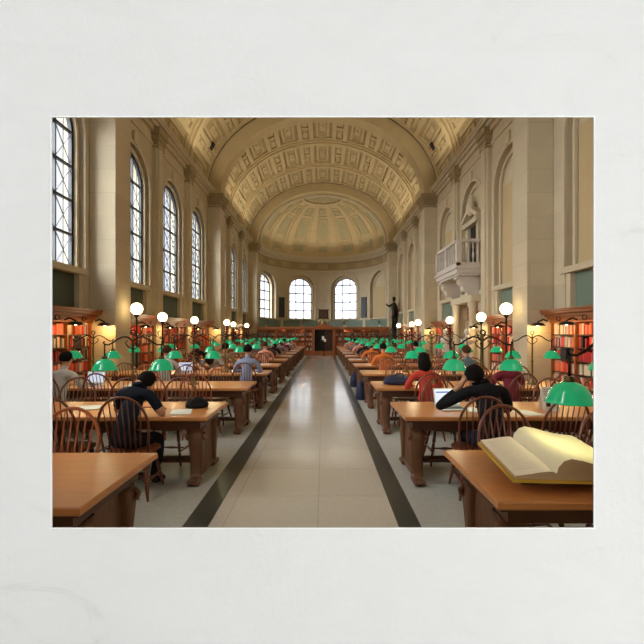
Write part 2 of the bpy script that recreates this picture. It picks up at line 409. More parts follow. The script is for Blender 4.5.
# ------------------------------------------------------------------ postcard's marble surround, built as an upright slab opening onto the hall
def ff(u, z, d): return (u, YF + d, z)
L, R, B, T = CAM[0] + (52.5 - 323.5) * 0.003, CAM[0] + (593.2 - 323.5) * 0.003, 1.65 - (527.3 - 333) * 0.003, 1.65 + (333 - 117.8) * 0.003
mb = MB()
us = [-6.2, -4.4, -2.0, L, R, 2.0, 4.4, 6.2]
def fq(a, b, z0, z1):
    mb.quad(ff(a, z0, 0), ff(b, z0, 0), ff(b, z1, 0), ff(a, z1, 0))
for a, b in zip(us, us[1:]):
    if (a, b) == (L, R): fq(a, b, 0, B); fq(a, b, T, 13.2)
    elif (a, b) in ((-4.4, -2.0), (2.0, 4.4)): fq(a, b, 0, 3.7); fq(a, b, 7.5, 13.2)
    else: fq(a, b, 0, 13.2)
mbk = mb
k = 0.09; D = 0.07
fr_in = [(L, B), (R, B), (R, T), (L, T)]; fr_out = [(L - k, B - k), (R + k, B - k), (R + k, T + k), (L - k, T + k)]
for i in range(4):
    a, b, c, d = fr_in[i], fr_in[(i + 1) % 4], fr_out[(i + 1) % 4], fr_out[i]
    mb.quad(ff(*a, 0), ff(*b, 0), ff(*c, D), ff(*d, D))
for a, b in ((-4.4, -2.0), (2.0, 4.4)):
    q = [(a, 3.7), (b, 3.7), (b, 7.5), (a, 7.5)]
    for i in range(4):
        p1, p2 = q[i], q[(i + 1) % 4]; mb.quad(ff(*p1, 0), ff(*p2, 0), ff(*p2, D), ff(*p1, D))
def fqb(a, b, z0, z1): mb.quad(ff(a, z0, D), ff(b, z0, D), ff(b, z1, D), ff(a, z1, D))
us = [-6.2, -4.4, -2.0, L - k, R + k, 2.0, 4.4, 6.2]
for a, b in zip(us, us[1:]):
    if a == L - k: fqb(a, b, 0, B - k); fqb(a, b, T + k, 13.2)
    elif (a, b) in ((-4.4, -2.0), (2.0, 4.4)): fqb(a, b, 0, 3.7); fqb(a, b, 7.5, 13.2)
    else: fqb(a, b, 0, 13.2)
wf = struct('wall_front', mb, M['marble'])
# added roof and side walls, out of view, keep sun off the marble
mb = MB(); mb.box(-4.2, 4.2, -6.5, YF, 4.6, 4.75); struct('ceiling_porch', mb, M['porch_white'])
mb = MB(); mb.box(-4.2, -4.0, -6.5, YF, 0, 4.6); struct('wall_porch_left', mb, M['porch_white'])
mb = MB(); mb.box(4.0, 4.2, -6.5, YF, 0, 4.6); struct('wall_porch_right', mb, M['porch_white'])
mb = MB(); e = 0.0034
for (x0, x1, z0, z1) in ((L - e, R + e, T, T + e), (L - e, R + e, B - e, B), (L - e, L, B, T), (R, R + e, B, T)):
    mb.box(x0, x1, YF - 0.004, YF + 0.0, z0, z1)
struct('trim_1', mb, mat('white edge strip', (244, 242, 238), 0.6))  # pale edge of the postcard around the opening
for sx in (-3.2, 3.2):
    WIN_N[0] += 1; mb = MB()
    for i in range(4): bar(mb, ff, (sx - 1.2 + i * 0.8, 3.7), (sx - 1.2 + i * 0.8, 7.5), 0.06, 0.02, 0.06)
    for i in range(6): bar(mb, ff, (sx - 1.2, 3.7 + i * 0.76), (sx + 1.2, 3.7 + i * 0.76), 0.06, 0.02, 0.06)
    struct('window_%d' % WIN_N[0], mb, M['iron'])  # unseen windows added to let light in at the near end

# ------------------------------------------------------------------ side walls
Y0 = YF + 0.07
for side, nm in ((-1, 'left'), (1, 'right')):
    f = lambda u, z, d, s=side: (s * (WX + d), u, z)
    mb = MB(); mb2 = MB(); mbm = MB(); mbg = MB(); mbi = MB()
    for i, (a, b) in enumerate(BAYS):
        a2 = max(a, Y0); c = (a + b) / 2 + (0.26 if (i == 2 and side < 0) else 0)
        if i == 0:
            sheet(mb, f, a2, b, 0, 8.6, [], 0, 0.2); continue
        door_bay = (side == 1 and i == 4)
        sheet(mb, f, a2, b, 2.16, 8.6, [(c, 1.02, 2.16, 6.12, True)], 0, 0.17)
        hole = [] if (side == 1) else [(c, 0.86, 3.10, 6.10, True)]
        if door_bay: hole = []
        sheet(mb2, f, a2, b, 0, 7.6, hole, 0.17, 0.22)
        # mouldings of the arch and the sill
        arch_mould(mbm, f, c, 1.00, 3.12, 6.12, 0.10, -0.035, 0.02)
        arch_mould(mbm, f, c, 0.87 if side < 0 else 0.80, 3.12, 6.10, 0.08, 0.08, 0.15)
        slab(mbm, f, c - 1.16, c + 1.16, 2.98, 3.12, -0.04, 0.18)
        slab(mbm, f, c - 1.06, c - 0.86, 2.16, 2.98, 0.02, 0.18); slab(mbm, f, c + 0.86, c + 1.06, 2.16, 2.98, 0.02, 0.18)
        slab(mbm, f, c - 0.10, c + 0.10, 7.15, 7.50, -0.07, 0.02)
        if not door_bay: slab(mbg, f, c - 0.86, c + 0.86, 2.16, 2.98, 0.14, 0.18)
        if side == 1: slab(mbi, f, c - 0.78, c + 0.78, 3.14, 6.14, 0.15, 0.175)
        # lower wall cheeks between the bookcases
        slab(mb, f, a2, a2 + 0.30, 0, 2.16, 0, 0.17); slab(mb, f, b - 0.30, b, 0, 2.16, 0, 0.17)
    for (pa, pb) in PIERS:
        slab(mb, f, pa - 0.01, pb + 0.01, 0, 8.6, 0, 0.25)
    wl = struct('wall_' + nm, mb, M['stone'])
    struct('recess', mb2, M['stone_plain'], wl); struct('arch_moulding', mbm, M['stone_plain'], wl)
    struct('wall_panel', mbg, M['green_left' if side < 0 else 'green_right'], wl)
    if side == 1: struct('infill', mbi, M['infill'], wl)
    if side == -1:
        for i, (a, b) in enumerate(BAYS):
            if i: window(f, (a + b) / 2 + (0.26 if i == 2 else 0), 0.86, 3.10, 6.10, 0.21, 5, 3, 0.765)
    # piers with bases and capitals
    for (pa, pb) in PIERS:
        x = lambda v, s=side: s * v
        p = MB(); p.box(min(x(PXI), x(WX + .05)), max(x(PXI), x(WX + .05)), pa, pb, 0, 7.72)
        struct('pier', p, M['stone'], wl)
        c_ = MB()
        for (z0, z1, o_) in ((7.62, 7.68, 0.04), (7.72, 7.80, 0.03), (7.80, 8.00, 0.08), (8.00, 8.10, 0.13), (8.10, 8.24, 0.18)):
            c_.box(min(x(PXI - o_), x(WX + .05)), max(x(PXI - o_), x(WX + .05)), pa - o_, pb + o_, z0, z1)
        for q in range(7):   # dentils under the abacus
            yy = pa + 0.05 + q * 0.1; c_.box(min(x(PXI - .12), x(PXI)), max(x(PXI - .12), x(PXI)), yy, yy + 0.05, 7.88, 7.96)
            xx = PXI + q * 0.085; c_.box(min(x(xx), x(xx + .045)), max(x(xx), x(xx + .045)), pa - 0.12, pa, 7.88, 7.96)
        struct('capital', c_, M['frieze'], wl)
        b_ = MB()
        for (z0, z1, o_) in ((0, 0.22, 0.06), (0.22, 0.30, 0.03)): b_.box(min(x(PXI - o_), x(WX)), max(x(PXI - o_), x(WX)), pa - o_, pb + o_, z0, z1)
        struct('pier_base', b_, M['stone_plain'], wl)
    # pilasters between the bays
    for i in (1, 2, 4, 5, 7, 8):
        y = BAYS[i][0]
        p = MB(); c_ = MB()
        slab(p, f, y - 0.24, y + 0.24, 0, 7.75, -0.13, 0.05); slab(p, f, y - 0.15, y + 0.15, 2.3, 7.75, -0.19, -0.13)
        struct('pilaster', p, M['stone_plain'], wl)
        for (z0, z1, o_) in ((7.62, 7.67, 0.03), (7.72, 7.86, 0.03), (7.86, 8.02, 0.07), (8.02, 8.24, 0.12)):
            slab(c_, f, y - 0.24 - o_, y + 0.24 + o_, z0, z1, -0.17 - o_, 0.02)
        struct('capital', c_, M['frieze'], wl)
    # cornice
    c_ = MB()
    for (pa, pb) in ((Y0, 9.4), (10.14, 19.0), (19.74, 29.3)):
        for (z0, z1, o_) in ((7.70, 7.78, 0.04), (8.10, 8.24, 0.10), (8.24, 8.34, 0.2), (8.34, 8.44, 0.30), (8.44, 8.50, 0.34)):
            slab(c_, f, pa, pb, z0, z1, -o_, 0.05)
    struct('cornice', c_, M['stone_plain'], wl)

# ------------------------------------------------------------------ vault
EA, EB = 5.52, 4.45       # vault ellipse
IA, IB = 4.84, 3.80       # arch ellipse
def vpt(t, y, h):         # t angle 0..pi from the right, h inward
    q = h / 0.66
    return ((EA + (IA - EA) * q) * math.cos(t), y, SPRING + (EB + (IB - EB) * q) * math.sin(t))
def cslab(mb, t0, t1, y0, y1, h0, h1, n=None):
    n = n or max(1, math.ceil((t1 - t0) / 0.09)); vs = []; fs = []
    for i in range(n + 1):
        t = t0 + (t1 - t0) * i / n; vs += [vpt(t, y0, h0), vpt(t, y1, h0), vpt(t, y1, h1), vpt(t, y0, h1)]
    for i in range(n):
        a = i * 4; b = a + 4
        fs += [(a + k, a + (k + 1) % 4, b + (k + 1) % 4, b + k) for k in range(4)]
    fs += [(0, 3, 2, 1), (n * 4, n * 4 + 1, n * 4 + 2, n * 4 + 3)]
    mb.add(vs, fs)
mb = MB()
cslab(mb, -0.06, PI + 0.06, Y0 - 0.07, 30.04, -0.30, 0.0, 48)
ceil = struct('ceiling', mb, M['coffer'])
ribs = MB(); fields = MB(); plates = MB()
for (pa, pb) in PIERS:
    a_ = MB(); cslab(a_, 0, PI, pa, pb, -0.02, 0.66, 48)
    struct('transverse_arch', a_, M['vault'], ceil)
    a_ = MB(); cslab(a_, 0, PI, pa - 0.09, pa + 0.02, -0.01, 0.05, 48); struct('arch_bead', a_, M['gap'], ceil)  # dark strip stands in for the shadow line beside the arch
    
for i, (a, b) in enumerate(BAYS):
    a2 = max(a, Y0)
    # ribs at both ends of the bay: broad flat band with two rolls
    at_pier = i in (2, 5, 8)
    for (y0, y1) in ((a2, a + 0.30), (b - 0.30, b - (0.12 if at_pier else 0))):
        if y1 > y0: cslab(ribs, 0, PI, y0, y1, -0.01, 0.07 if (at_pier and y0 > a2) else 0.16, 48)
    if not at_pier: cslab(ribs, 0, PI, b - 0.12, b + 0.12, 0.16, 0.24, 48)
    if i == 0: continue
    ya, yb = a + 0.30, b - 0.30; nW = 9; pitch = PI / nW
    cslab(ribs, 0, PI, ya, ya + 0.14, 0, 0.10, 48); cslab(ribs, 0, PI, yb - 0.14, yb, 0, 0.10, 48)
    for k in range(nW):
        t = (k + 0.5) * pitch; wW = pitch * 0.34; 
        # strips on both sides of the wide coffer
        for s in (-1, 1):
            cslab(ribs, t + s * wW - 0.022 * (1), t + s * wW + 0.022, ya, yb, 0, 0.10)
        # wide coffer: sunk frame, raised frame ring, plate and rosette
        y0, y1 = ya + 0.24, yb - 0.24; w0 = wW - 0.055
        fb = 0.02
        cslab(fields, t - w0, t - w0 + fb, y0, y1, 0, 0.04); cslab(fields, t + w0 - fb, t + w0, y0, y1, 0, 0.04)
        cslab(fields, t - w0 + fb, t + w0 - fb, y0, y0 + 0.10, 0, 0.04); cslab(fields, t - w0 + fb, t + w0 - fb, y1 - 0.10, y1, 0, 0.04)
        cslab(plates, t - w0 * 0.45, t + w0 * 0.45, (y0 + y1) / 2 - 0.42, (y0 + y1) / 2 + 0.42, 0, 0.05)
        cslab(plates, t - w0 * 0.18, t + w0 * 0.18, (y0 + y1) / 2 - 0.14, (y0 + y1) / 2 + 0.14, 0.05, 0.09)
        # narrow coffer between the wide ones: two squares
        if k < nW - 1:
            t2 = t + pitch / 2; wN = pitch * 0.16 - 0.03; ym = (ya + yb) / 2
            cslab(ribs, t + wW, t + pitch - wW, ym - 0.07, ym + 0.07, 0, 0.10)
            for (p0, p1) in ((ya + 0.24, ym - 0.16), (ym + 0.16, yb - 0.24)):
                cslab(fields, t2 - wN, t2 + wN, p0, p1, 0, 0.05); cslab(plates, t2 - wN * 0.5, t2 + wN * 0.5, p0 + 0.18, p1 - 0.18, 0.05, 0.10)
struct('vault_rib', ribs, M['vault'], ceil); struct('coffer_frame', fields, M['vault'], ceil); struct('coffer_plate', plates, M['vault'], ceil)
# front cap of the vault is the marble surround; small round vents low in the vault
vm = MB()
for i, (a, b) in enumerate(BAYS[3:6]):
    for t in (0.42, PI - 0.42):
        cslab(vm, t - 0.035, t + 0.035, (a + b) / 2 + 0.25, (a + b) / 2 + 0.50, 0.09, 0.15)
struct('vault_vent', vm, M['opening_dark'], ceil)

# ------------------------------------------------------------------ apse
AR = 4.90; AY = 30.04
def fa(u, z, d):          # u = arc length from the centre, positive right
    a = u / AR; r = AR + d
    return (r * math.sin(a), AY + r * math.cos(a), z)
aw = MB(); aw2 = MB(); am = MB(); ag = MB()
AZ = [-67.5, -22.5, 22.5, 67.5]; UC = [math.radians(z) * AR for z in AZ]
ends = PI / 2 * AR
ops = [(u, 1.22, 2.35, 5.42, True) for u in UC]
sheet(aw, fa, -ends, ends, 0, 8.3, ops, 0, 0.25, maxdu=0.3)
sheet(aw2, fa, -ends, ends, 0, 8.3, [(u, 0.98, 2.86, 5.42, True) for u in UC[:3]], 0.25, 0.35, maxdu=0.3)
wa = struct('wall_back', aw, M['stone']); struct('recess', aw2, M['stone_plain'], wa)
for u in UC:
    arch_mould(am, fa, u, 1.22, 2.86, 5.42, 0.16, -0.06, 0.02); arch_mould(am, fa, u, 0.98, 2.86, 5.42, 0.12, 0.18, 0.26)
    slab(am, fa, u - 1.22, u + 1.22, 2.78, 2.88, -0.03, 0.27, 6)
for k in range(-2, 3):
    u = math.radians(45 * k) * AR; slab(am, fa, u - 0.13, u + 0.13, 2.1, 2.8, -0.05, 0.02, 1)
slab(am, fa, -ends, ends, 6.95, 7.08, -0.08, 0.02, 40)
slab(am, fa, -ends, ends, 7.75, 7.92, -0.12, 0.02, 40); slab(am, fa, -ends, ends, 7.92, 8.10, -0.22, 0.02, 40); slab(am, fa, -ends, ends, 8.10, 8.24, -0.3, 0.02, 40)
struct('arch_moulding', am, M['stone_plain'], wa)
fz = MB(); slab(fz, fa, -ends, ends, 7.08, 7.75, -0.03, 0.02, 40); struct('frieze', fz, M['frieze'], wa)
fz = MB()
for k in range(9):
    u = -ends + ends * 2 * (k + 0.5) / 9
    slab(fz, fa, u - 0.42, u + 0.42, 7.22, 7.62, -0.06, -0.02, 3)
struct('frieze_panel', fz, M['coffer'], wa)
for u in [x for x in [math.radians(45 * k) * AR for k in range(-2, 3)]] + UC:
    w_ = 0.9 if u in UC else 0.55
    pass
for k in range(8):
    u0 = -ends + ends * 2 * k / 8 + 0.16; u1 = -ends + ends * 2 * (k + 1) / 8 - 0.16
    slab(ag, fa, u0, u1, 2.1, 2.72, -0.02, 0.01, 5)
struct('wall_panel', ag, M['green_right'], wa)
for u in UC[:3]: window(fa, u, 0.98, 2.86, 5.42, 0.42, 5, 3, 0.735, wide=0.085, style='dot')
ai = MB(); slab(ai, fa, UC[3] - 0.98, UC[3] + 0.98, 2.88, 5.4, 0.2, 0.25, 6); struct('infill', ai, M['infill'], wa)
for az in (-45, 45):
    u = math.radians(az) * AR; t = MB(); slab(t, fa, u - 0.27, u + 0.27, 3.0, 4.6, -0.09, -0.01, 3); slab(t, fa, u - 0.31, u + 0.31, 2.96, 3.0, -0.11, -0.01, 3); slab(t, fa, u - 0.31, u + 0.31, 4.6, 4.64, -0.11, -0.01, 3)
    o = t.build('wall_tablet', M['black']); tag(o, 'tall narrow black tablet on the apse wall, %s of the two arched windows' % ('left' if az < 0 else 'right'), 'tablet', 'black tablets in the apse')

# half dome
def dpt(az, el, h):
    r = 4.86 - h; rz = 3.82 - h * 0.9
    return (r * math.cos(el) * math.sin(az), AY + r * math.cos(el) * math.cos(az), 8.24 + rz * math.sin(el))
def dslab(mb, a0, a1, e0, e1, h0, h1):
    na = max(1, math.ceil((a1 - a0) / 0.12)); ne = max(1, math.ceil((e1 - e0) / 0.12)); g = {}
    vs = []; fs = []
    for L_, h in ((0, h0), (1, h1)):
        for i in range(na + 1):
            for j in range(ne + 1):
                g[L_, i, j] = len(vs); vs.append(dpt(a0 + (a1 - a0) * i / na, e0 + (e1 - e0) * j / ne, h))
    for i in range(na):
        for j in range(ne):
            for L_ in (0, 1): fs.append((g[L_, i, j], g[L_, i + 1, j], g[L_, i + 1, j + 1], g[L_, i, j + 1]))
    for i in range(na):
        for j in (0, ne): fs.append((g[0, i, j], g[0, i + 1, j], g[1, i + 1, j], g[1, i, j]))
    for j in range(ne):
        for i in (0, na): fs.append((g[0, i, j], g[0, i, j + 1], g[1, i, j + 1], g[1, i, j]))
    mb.add(vs, fs)
d = MB(); dslab(d, -PI / 2, PI / 2, 0, PI / 2, 0, -0.2); dome = struct('ceiling_dome', d, M['vault']); dome.parent = ceil
d = MB(); dp = MB(); dg = MB()
NS = 7; sec = PI / NS
for k in range(NS + 1):       # wide ribs
    a = -PI / 2 + k * sec
    dslab(d, max(-PI / 2, a - 0.045), min(PI / 2, a + 0.045), 0, 1.22, 0, 0.10)
    dslab(d, max(-PI / 2, a - 0.095), min(PI / 2, a + 0.095), 0, 1.22, 0, 0.05)
for k in range(NS):
    a = -PI / 2 + (k + 0.5) * sec; wv = 0.115
    for (e0, e1) in ((0.06, 0.30), (0.36, 0.84), (0.90, 1.10)):
        t_ = 0.018
        dslab(d, a - wv, a - wv + t_, e0, e1, 0, 0.06); dslab(d, a + wv - t_, a + wv, e0, e1, 0, 0.06)
        dslab(d, a - wv, a + wv, e0, e0 + t_, 0, 0.06); dslab(d, a - wv, a + wv, e1 - t_, e1, 0, 0.06)
        dslab(dg, a - wv * 0.68, a + wv * 0.68, e0 + 0.05, e1 - 0.05, 0, 0.03)
dslab(d, -PI / 2, PI / 2, 1.22, 1.26, 0, 0.14); dslab(d, -PI / 2, PI / 2, 0, 0.035, 0, 0.12); dslab(d, -PI / 2, PI / 2, 0.32, 0.34, 0, 0.03)
for k in range(15):
    a = -PI / 2 + PI * k / 14; dslab(d, max(-PI / 2, a - 0.03), min(PI / 2, a + 0.03), 1.26, 1.52, 0, 0.07)
dslab(dg, -PI / 2, PI / 2, 1.27, 1.53, 0, 0.02)
struct('dome_rib', d, M['vault'], ceil); struct('dome_coffer', dg, M['coffer_grey'], ceil)
t = MB(); t.tube([(4.76 * math.cos(PI * i / 40), 29.98, 8.24 + 3.72 * math.sin(PI * i / 40)) for i in range(41)], 0.13, 10)
struct('arch_roll', t, M['stone_plain'], ceil)

# ------------------------------------------------------------------ far wooden screen with bookshelves and the door
SY = 29.15; SH = 2.10
sc = MB()
sc.box(-4.8, 4.8, SY, SY + 0.04, 0, 0.35)
sc.box(-4.8, 4.8, SY - 0.10, SY + 0.5, SH - 0.14, SH); sc.box(-4.8, 4.8, SY - 0.04, SY + 0.45, SH - 0.22, SH - 0.14)
for x0, x1 in ((-4.8, -0.66), (0.86, 4.8)):
    sc.box(x0, x1, SY + 0.42, SY + 0.46, 0, SH)
    n = 6
    for k in range(n + 1):
        x = x0 + (x1 - x0) * k / n; sc.box(max(x0, x - 0.04), min(x1, x + 0.04), SY - 0.02, SY + 0.42, 0, SH - 0.14)
    for z in (0.35, 0.72, 1.08, 1.42, 1.68): sc.box(x0, x1, SY, SY + 0.42, z, z + 0.03)
for x in (-0.72, 0.80): sc.box(x - 0.08, x + 0.12, SY - 0.08, SY + 0.5, 0, SH - 0.1)
tag(sc.build('library_screen', M['wood']), 'long low oak bookcase screen across the far end around the dark doorway', 'bookcase')
dr = MB(); dr.box(-0.6, 0.80, SY + 0.30, SY + 0.36, 0, SH - 0.2)
o = struct('door_1', dr, M['opening_dark'])
dl = MB(); dl.box(0.14, 0.78, SY + 0.22, SY + 0.29, 0, SH - 0.24); dl.box(0.22, 0.42, SY + 0.2, SY + 0.22, 0.2, 0.9); dl.box(0.5, 0.7, SY + 0.2, SY + 0.22, 0.2, 0.9); dl.box(0.22, 0.7, SY + 0.2, SY + 0.22, 1.05, 1.7)
dl.build('door_leaf', M['wood_dark'], o)
st = thing('notice_stand', 'slender stand with white notices in front of the dark far doorway', 'sign stand', (0.08, 28.7, 0))
p = MB(); p.lathe([(0.16, 0), (0.16, 0.02), (0.015, 0.04), (0.012, 1.1)], n=12); p.build('pole', M['bronze'], st)
p = MB(); p.box(-0.14, 0.02, -0.02, 0.0, 1.15, 1.42); p.build('notice', M['paper'], st)
p = MB(); p.box(0.0, 0.15, -0.025, -0.005, 1.02, 1.24); p.build('notice', M['paper'], st)
for k, x in enumerate((-4.1, -2.8, -1.4, 1.6, 2.9, 4.2)):
    l = bpy.data.lights.new('shelf_light', 'POINT'); l.energy = 4; l.color = (1.0, 0.66, 0.28); l.shadow_soft_size = 0.03
    lo = bpy.data.objects.new('shelf_light', l); lo.location = (x, SY + 0.14, 1.86); COL.objects.link(lo)
# dark framed piece with a gilt wreath over the door
st = thing('mantel_ornament', 'dark square case with pale gilt wreath standing on the screen above the doorway', 'ornament', (0.05, SY + 0.2, SH))
p = MB(); p.box(-0.62, 0.62, -0.12, 0.12, 0, 0.10); p.box(-0.42, 0.42, -0.1, 0.1, 0.10, 0.20); p.build('base', M['wood'], st)
p = MB(); p.box(-0.36, 0.36, -0.1, 0.1, 0.62, 1.22); p.box(-0.42, 0.42, -0.12, 0.12, 1.22, 1.28); p.box(-0.42, 0.42, -0.12, 0.12, 0.56, 0.62); p.build('case', M['wood_dark'], st)
p = MB(); p.lathe([(0.0, 0), (0.2, 0.0), (0.2, 0.02)], n=20); 
p = MB(); p.tube([(0.17 * math.cos(2 * PI * i / 20), -0.13, 0.92 + 0.17 * math.sin(2 * PI * i / 20)) for i in range(20)], 0.025, 6, closed=True); p.build('dial_ring', M['brass'], st)
p = MB(); p.tube([(-0.3, -0.05, 0.2), (-0.34, -0.08, 0.4), (-0.18, -0.08, 0.54), (0, -0.08, 0.46), (0.18, -0.08, 0.54), (0.34, -0.08, 0.4), (0.3, -0.05, 0.2)], [0.05, 0.07, 0.08, 0.09, 0.08, 0.07, 0.05], 8); p.ball((0, -0.02, 0.34), 0.14, 10)
p.build('wreath', mat('pale gilt', (170, 150, 96), 0.5, 0.3, noise=0.3, nscale=12), st)

# ------------------------------------------------------------------ bookcases along the walls
BK = [mat('book ' + n, c, 0.6, noise=0.10, nscale=20) for n, c in (('red', (196, 44, 34)), ('crimson', (150, 28, 30)), ('orange', (206, 92, 44)), ('cream', (206, 192, 164)), ('black', (34, 34, 40)), ('grey', (130, 134, 140)), ('brown', (120, 72, 44)), ('salmon', (214, 120, 92)))]
BKN = ['red', 'crimson', 'orange', 'cream', 'black', 'grey', 'brown', 'salmon']
BKW = [5, 3, 3, 3, 2, 2, 1, 3]
bm_ = MB()    # unit book: x thickness, y depth (spine at y=0), z height
bm_.add([(-.5, 0.08, 0), (-.3, 0, 0), (.3, 0, 0), (.5, 0.08, 0), (.5, 1, 0), (-.5, 1, 0), (-.5, 0.08, 1), (-.3, 0, 1), (.3, 0, 1), (.5, 0.08, 1), (.5, 1, 1), (-.5, 1, 1)],
        [(5, 4, 3, 2, 1, 0), (6, 7, 8, 9, 10, 11)] + [(i, (i + 1) % 6, 6 + (i + 1) % 6, 6 + i) for i in range(6)])
BOOKM = []
for k, m in enumerate(BK): BOOKM.append(bm_.mesh('book', m))
rest = [MB() for _ in BK]
def book(side, x, y, z, th, dp, h, k, label, grp):
    if label:
        o = bpy.data.objects.new('book', BOOKM[k]); COL.objects.link(o); o.location = (side * x, y, z)
        o.rotation_euler = (0, 0, PI / 2 if side < 0 else -PI / 2)
        o.scale = (th, dp, h); tag(o, label, 'book', grp)
    else:
        rest[k].box(min(side * x, side * (x + dp)), max(side * x, side * (x + dp)), y - th / 2, y + th / 2, z, z + h)
SHZ = [0.22, 0.50, 0.78, 1.06, 1.34, 1.62]
nb = 0
for side, sn in ((-1, 'left'), (1, 'right')):
    for i in (2, 3, 4, 5, 6, 7, 8):
        if side == 1 and i == 4: continue
        a, b = BAYS[i]; a += 0.26; b -= 0.26
        if i in (2,): b = BAYS[i][1] - 0.02
        if i in (3, 6): a = BAYS[i][0] + 0.02
        if i in (5, 8): b = BAYS[i][1] - 0.02
        if i == 8 and side > 0: b = 28.1
        where = {2: 'in the bay nearest the camera', 3: 'just beyond the first pier', 4: 'in the middle bay of section two', 5: 'just before the second pier', 6: 'just beyond the second pier', 7: 'in the middle bay of section three', 8: 'beside the last pier'}[i]
        t = thing('bookcase', 'tall oak bookcase with moulded cornice, %s wall, %s' % (sn, where), 'bookcase', (side * 5.5, (a + b) / 2, 0), 0, 'oak bookcases along the side walls')
        def bx(mb, x0, x1, y0, y1, z0, z1, t=t, side=side):
            X0, X1 = sorted((side * x0 - t.location.x, side * x1 - t.location.x)); mb.box(X0, X1, y0 - t.location.y, y1 - t.location.y, z0, z1)
        c = MB(); xb = 5.61; bx(c, xb - 0.02, xb, a, b, 0, 1.9)
        for y in (a, b - 0.04): bx(c, 5.38, xb, y, y + 0.04, 0, 1.9)
        bx(c, 5.36, xb, a, b, 0, 0.2)
        c.build('carcass', M['wood'], t)
        n = 3; cw = (b - a) / n
        for k in range(1, n):
            d_ = MB(); bx(d_, 5.375, xb - 0.02, a + k * cw - 0.025, a + k * cw + 0.025, 0.2, 1.9); d_.build('upright', M['wood'], t)
        for z in SHZ:
            s_ = MB(); bx(s_, 5.39, xb - 0.02, a + .04, b - .04, z - 0.02, z); s_.build('shelf', M['wood_dark'], t)
        c = MB()
        for z0, z1, o_ in ((1.88, 1.94, 0.03), (1.94, 2.02, 0.08), (2.02, 2.08, 0.14), (2.08, 2.14, 0.22), (2.14, 2.18, 0.26)):
            bx(c, 5.38 - o_, xb, a - (0 if i in (3, 6) else 0.02), b + (0 if i in (2, 5, 8) else 0.02), z0, z1)
        c.build('cornice', M['wood'], t)
        for k in range(n): 
            c = MB(); yc = a + (k + .5) * cw
            X = side * 5.30 - t.location.x
            c.tube([(X, yc - t.location.y + 0.07 * math.cos(2 * PI * q / 12), 1.97 + 0.05 * math.sin(2 * PI * q / 12)) for q in range(12)], 0.014, 6, closed=True)
            c.build('carved_ring', M['wood_dark'], t)
        for k in range(n):
            for si, z in enumerate(SHZ):
                near = (i == 2 and k >= 1 and si >= 2)
                y = a + k * cw + 0.035; y1 = a + (k + 1) * cw - 0.035; base = random.choices(range(8), BKW)[0]; j = 0; mixp = random.choice((0.2, 0.5, 0.6))
                while y < y1 - 0.03:
                    th = random.uniform(0.035, 0.06); y += th
                    if y > y1: break
                    if random.random() < 0.06: y += 0.03; continue
                    kk = base if random.random() < mixp else random.choices(range(8), BKW)[0]
                    lab = None
                    if near:
                        lab = '%s book, %s from the left edge of column %s, %s shelf down, near %s bookcase' % (BKN[kk], ORD[min(j, 19)], ['one', 'two', 'three'][k], ORD[5 - si], sn)
                        nb += 1
                    book(side, 5.42, y - th / 2, z, th * 0.94, random.uniform(0.13, 0.15), random.uniform(0.19, 0.245), kk, lab, 'books in the %s near bookcase' % sn)
                    j += 1
# shelves of the far screen
for x0, x1 in ((-4.8, -0.66), (0.86, 4.8)):
    for z in (0.38, 0.75, 1.11, 1.45):
        x = x0 + 0.1
        while x < x1 - 0.1:
            th = random.uniform(0.04, 0.08); h = random.uniform(0.16, 0.2); kk = random.choice((3, 3, 2, 5, 6, 7)); rest[kk].box(x, x + th, SY + 0.08, SY + 0.3, z, z + h); x += th + 0.005
rb = MB(); idx = []
for k, r_ in enumerate(rest): rb.add(r_.v, r_.f); idx += [k] * len(r_.f)
me = rb.mesh('books', BK); me.polygons.foreach_set('material_index', idx)
o = bpy.data.objects.new('shelved_books', me); COL.objects.link(o); tag(o, 'rows of red, cream and dark books filling the farther wall bookcases and end screen', 'books', kind='stuff')

# ------------------------------------------------------------------ wall lamps on the bookcase cornices
def bracket_lamp(x, y, side, label, energy=9):
    t = thing('bracket_lamp', label, 'wall lamp', (x, y, 1.84), 0, 'bronze bracket lamps along the bookcases')
    p = MB(); p.tube([(side * 0.22, 0, 0.08), (side * 0.12, 0, 0.12), (0.0, 0, 0.06), (0, 0, 0.02)], 0.018, 8); p.build('arm', M['bronze'], t)
    p = MB(); p.lathe([(0.03, 0.05), (0.10, 0.035), (0.15, -0.02), (0.145, -0.025), (0.09, 0.02), (0.02, 0.03)], n=16, squash=1.3); p.build('hood', M['bronze'], t)
    p = MB(); p.ball((0, 0, -0.01), 0.03, 8); p.build('bulb', M['bulb'], t)
    l = bpy.data.lights.new('bracket_light', 'POINT'); l.energy = energy; l.color = (1.0, 0.62, 0.24); l.shadow_soft_size = 0.05
    lo = bpy.data.objects.new('bracket_light', l); lo.location = (x, y, 1.775); COL.objects.link(lo)
for side, sn in ((-1, 'left'), (1, 'right')):
    for (y, wh) in ((9.18, 'in front of the first pier'), (8.1, 'in the nearest bay'), (11.3, 'just past the first pier'), (13.1, 'on the pilaster behind the second globe'), (16.05, 'on the third bay pilaster'), (18.7, 'in front of the second pier'), (22.9, 'on the first far pilaster'), (26.1, 'on the last pilaster')):
        if side == 1 and 13.2 < y < 14: continue
        bracket_lamp(side * 4.97, y, side, 'bronze bracket lamp over the %s bookcases, %s' % (sn, wh), 11 if y < 10 else 12)

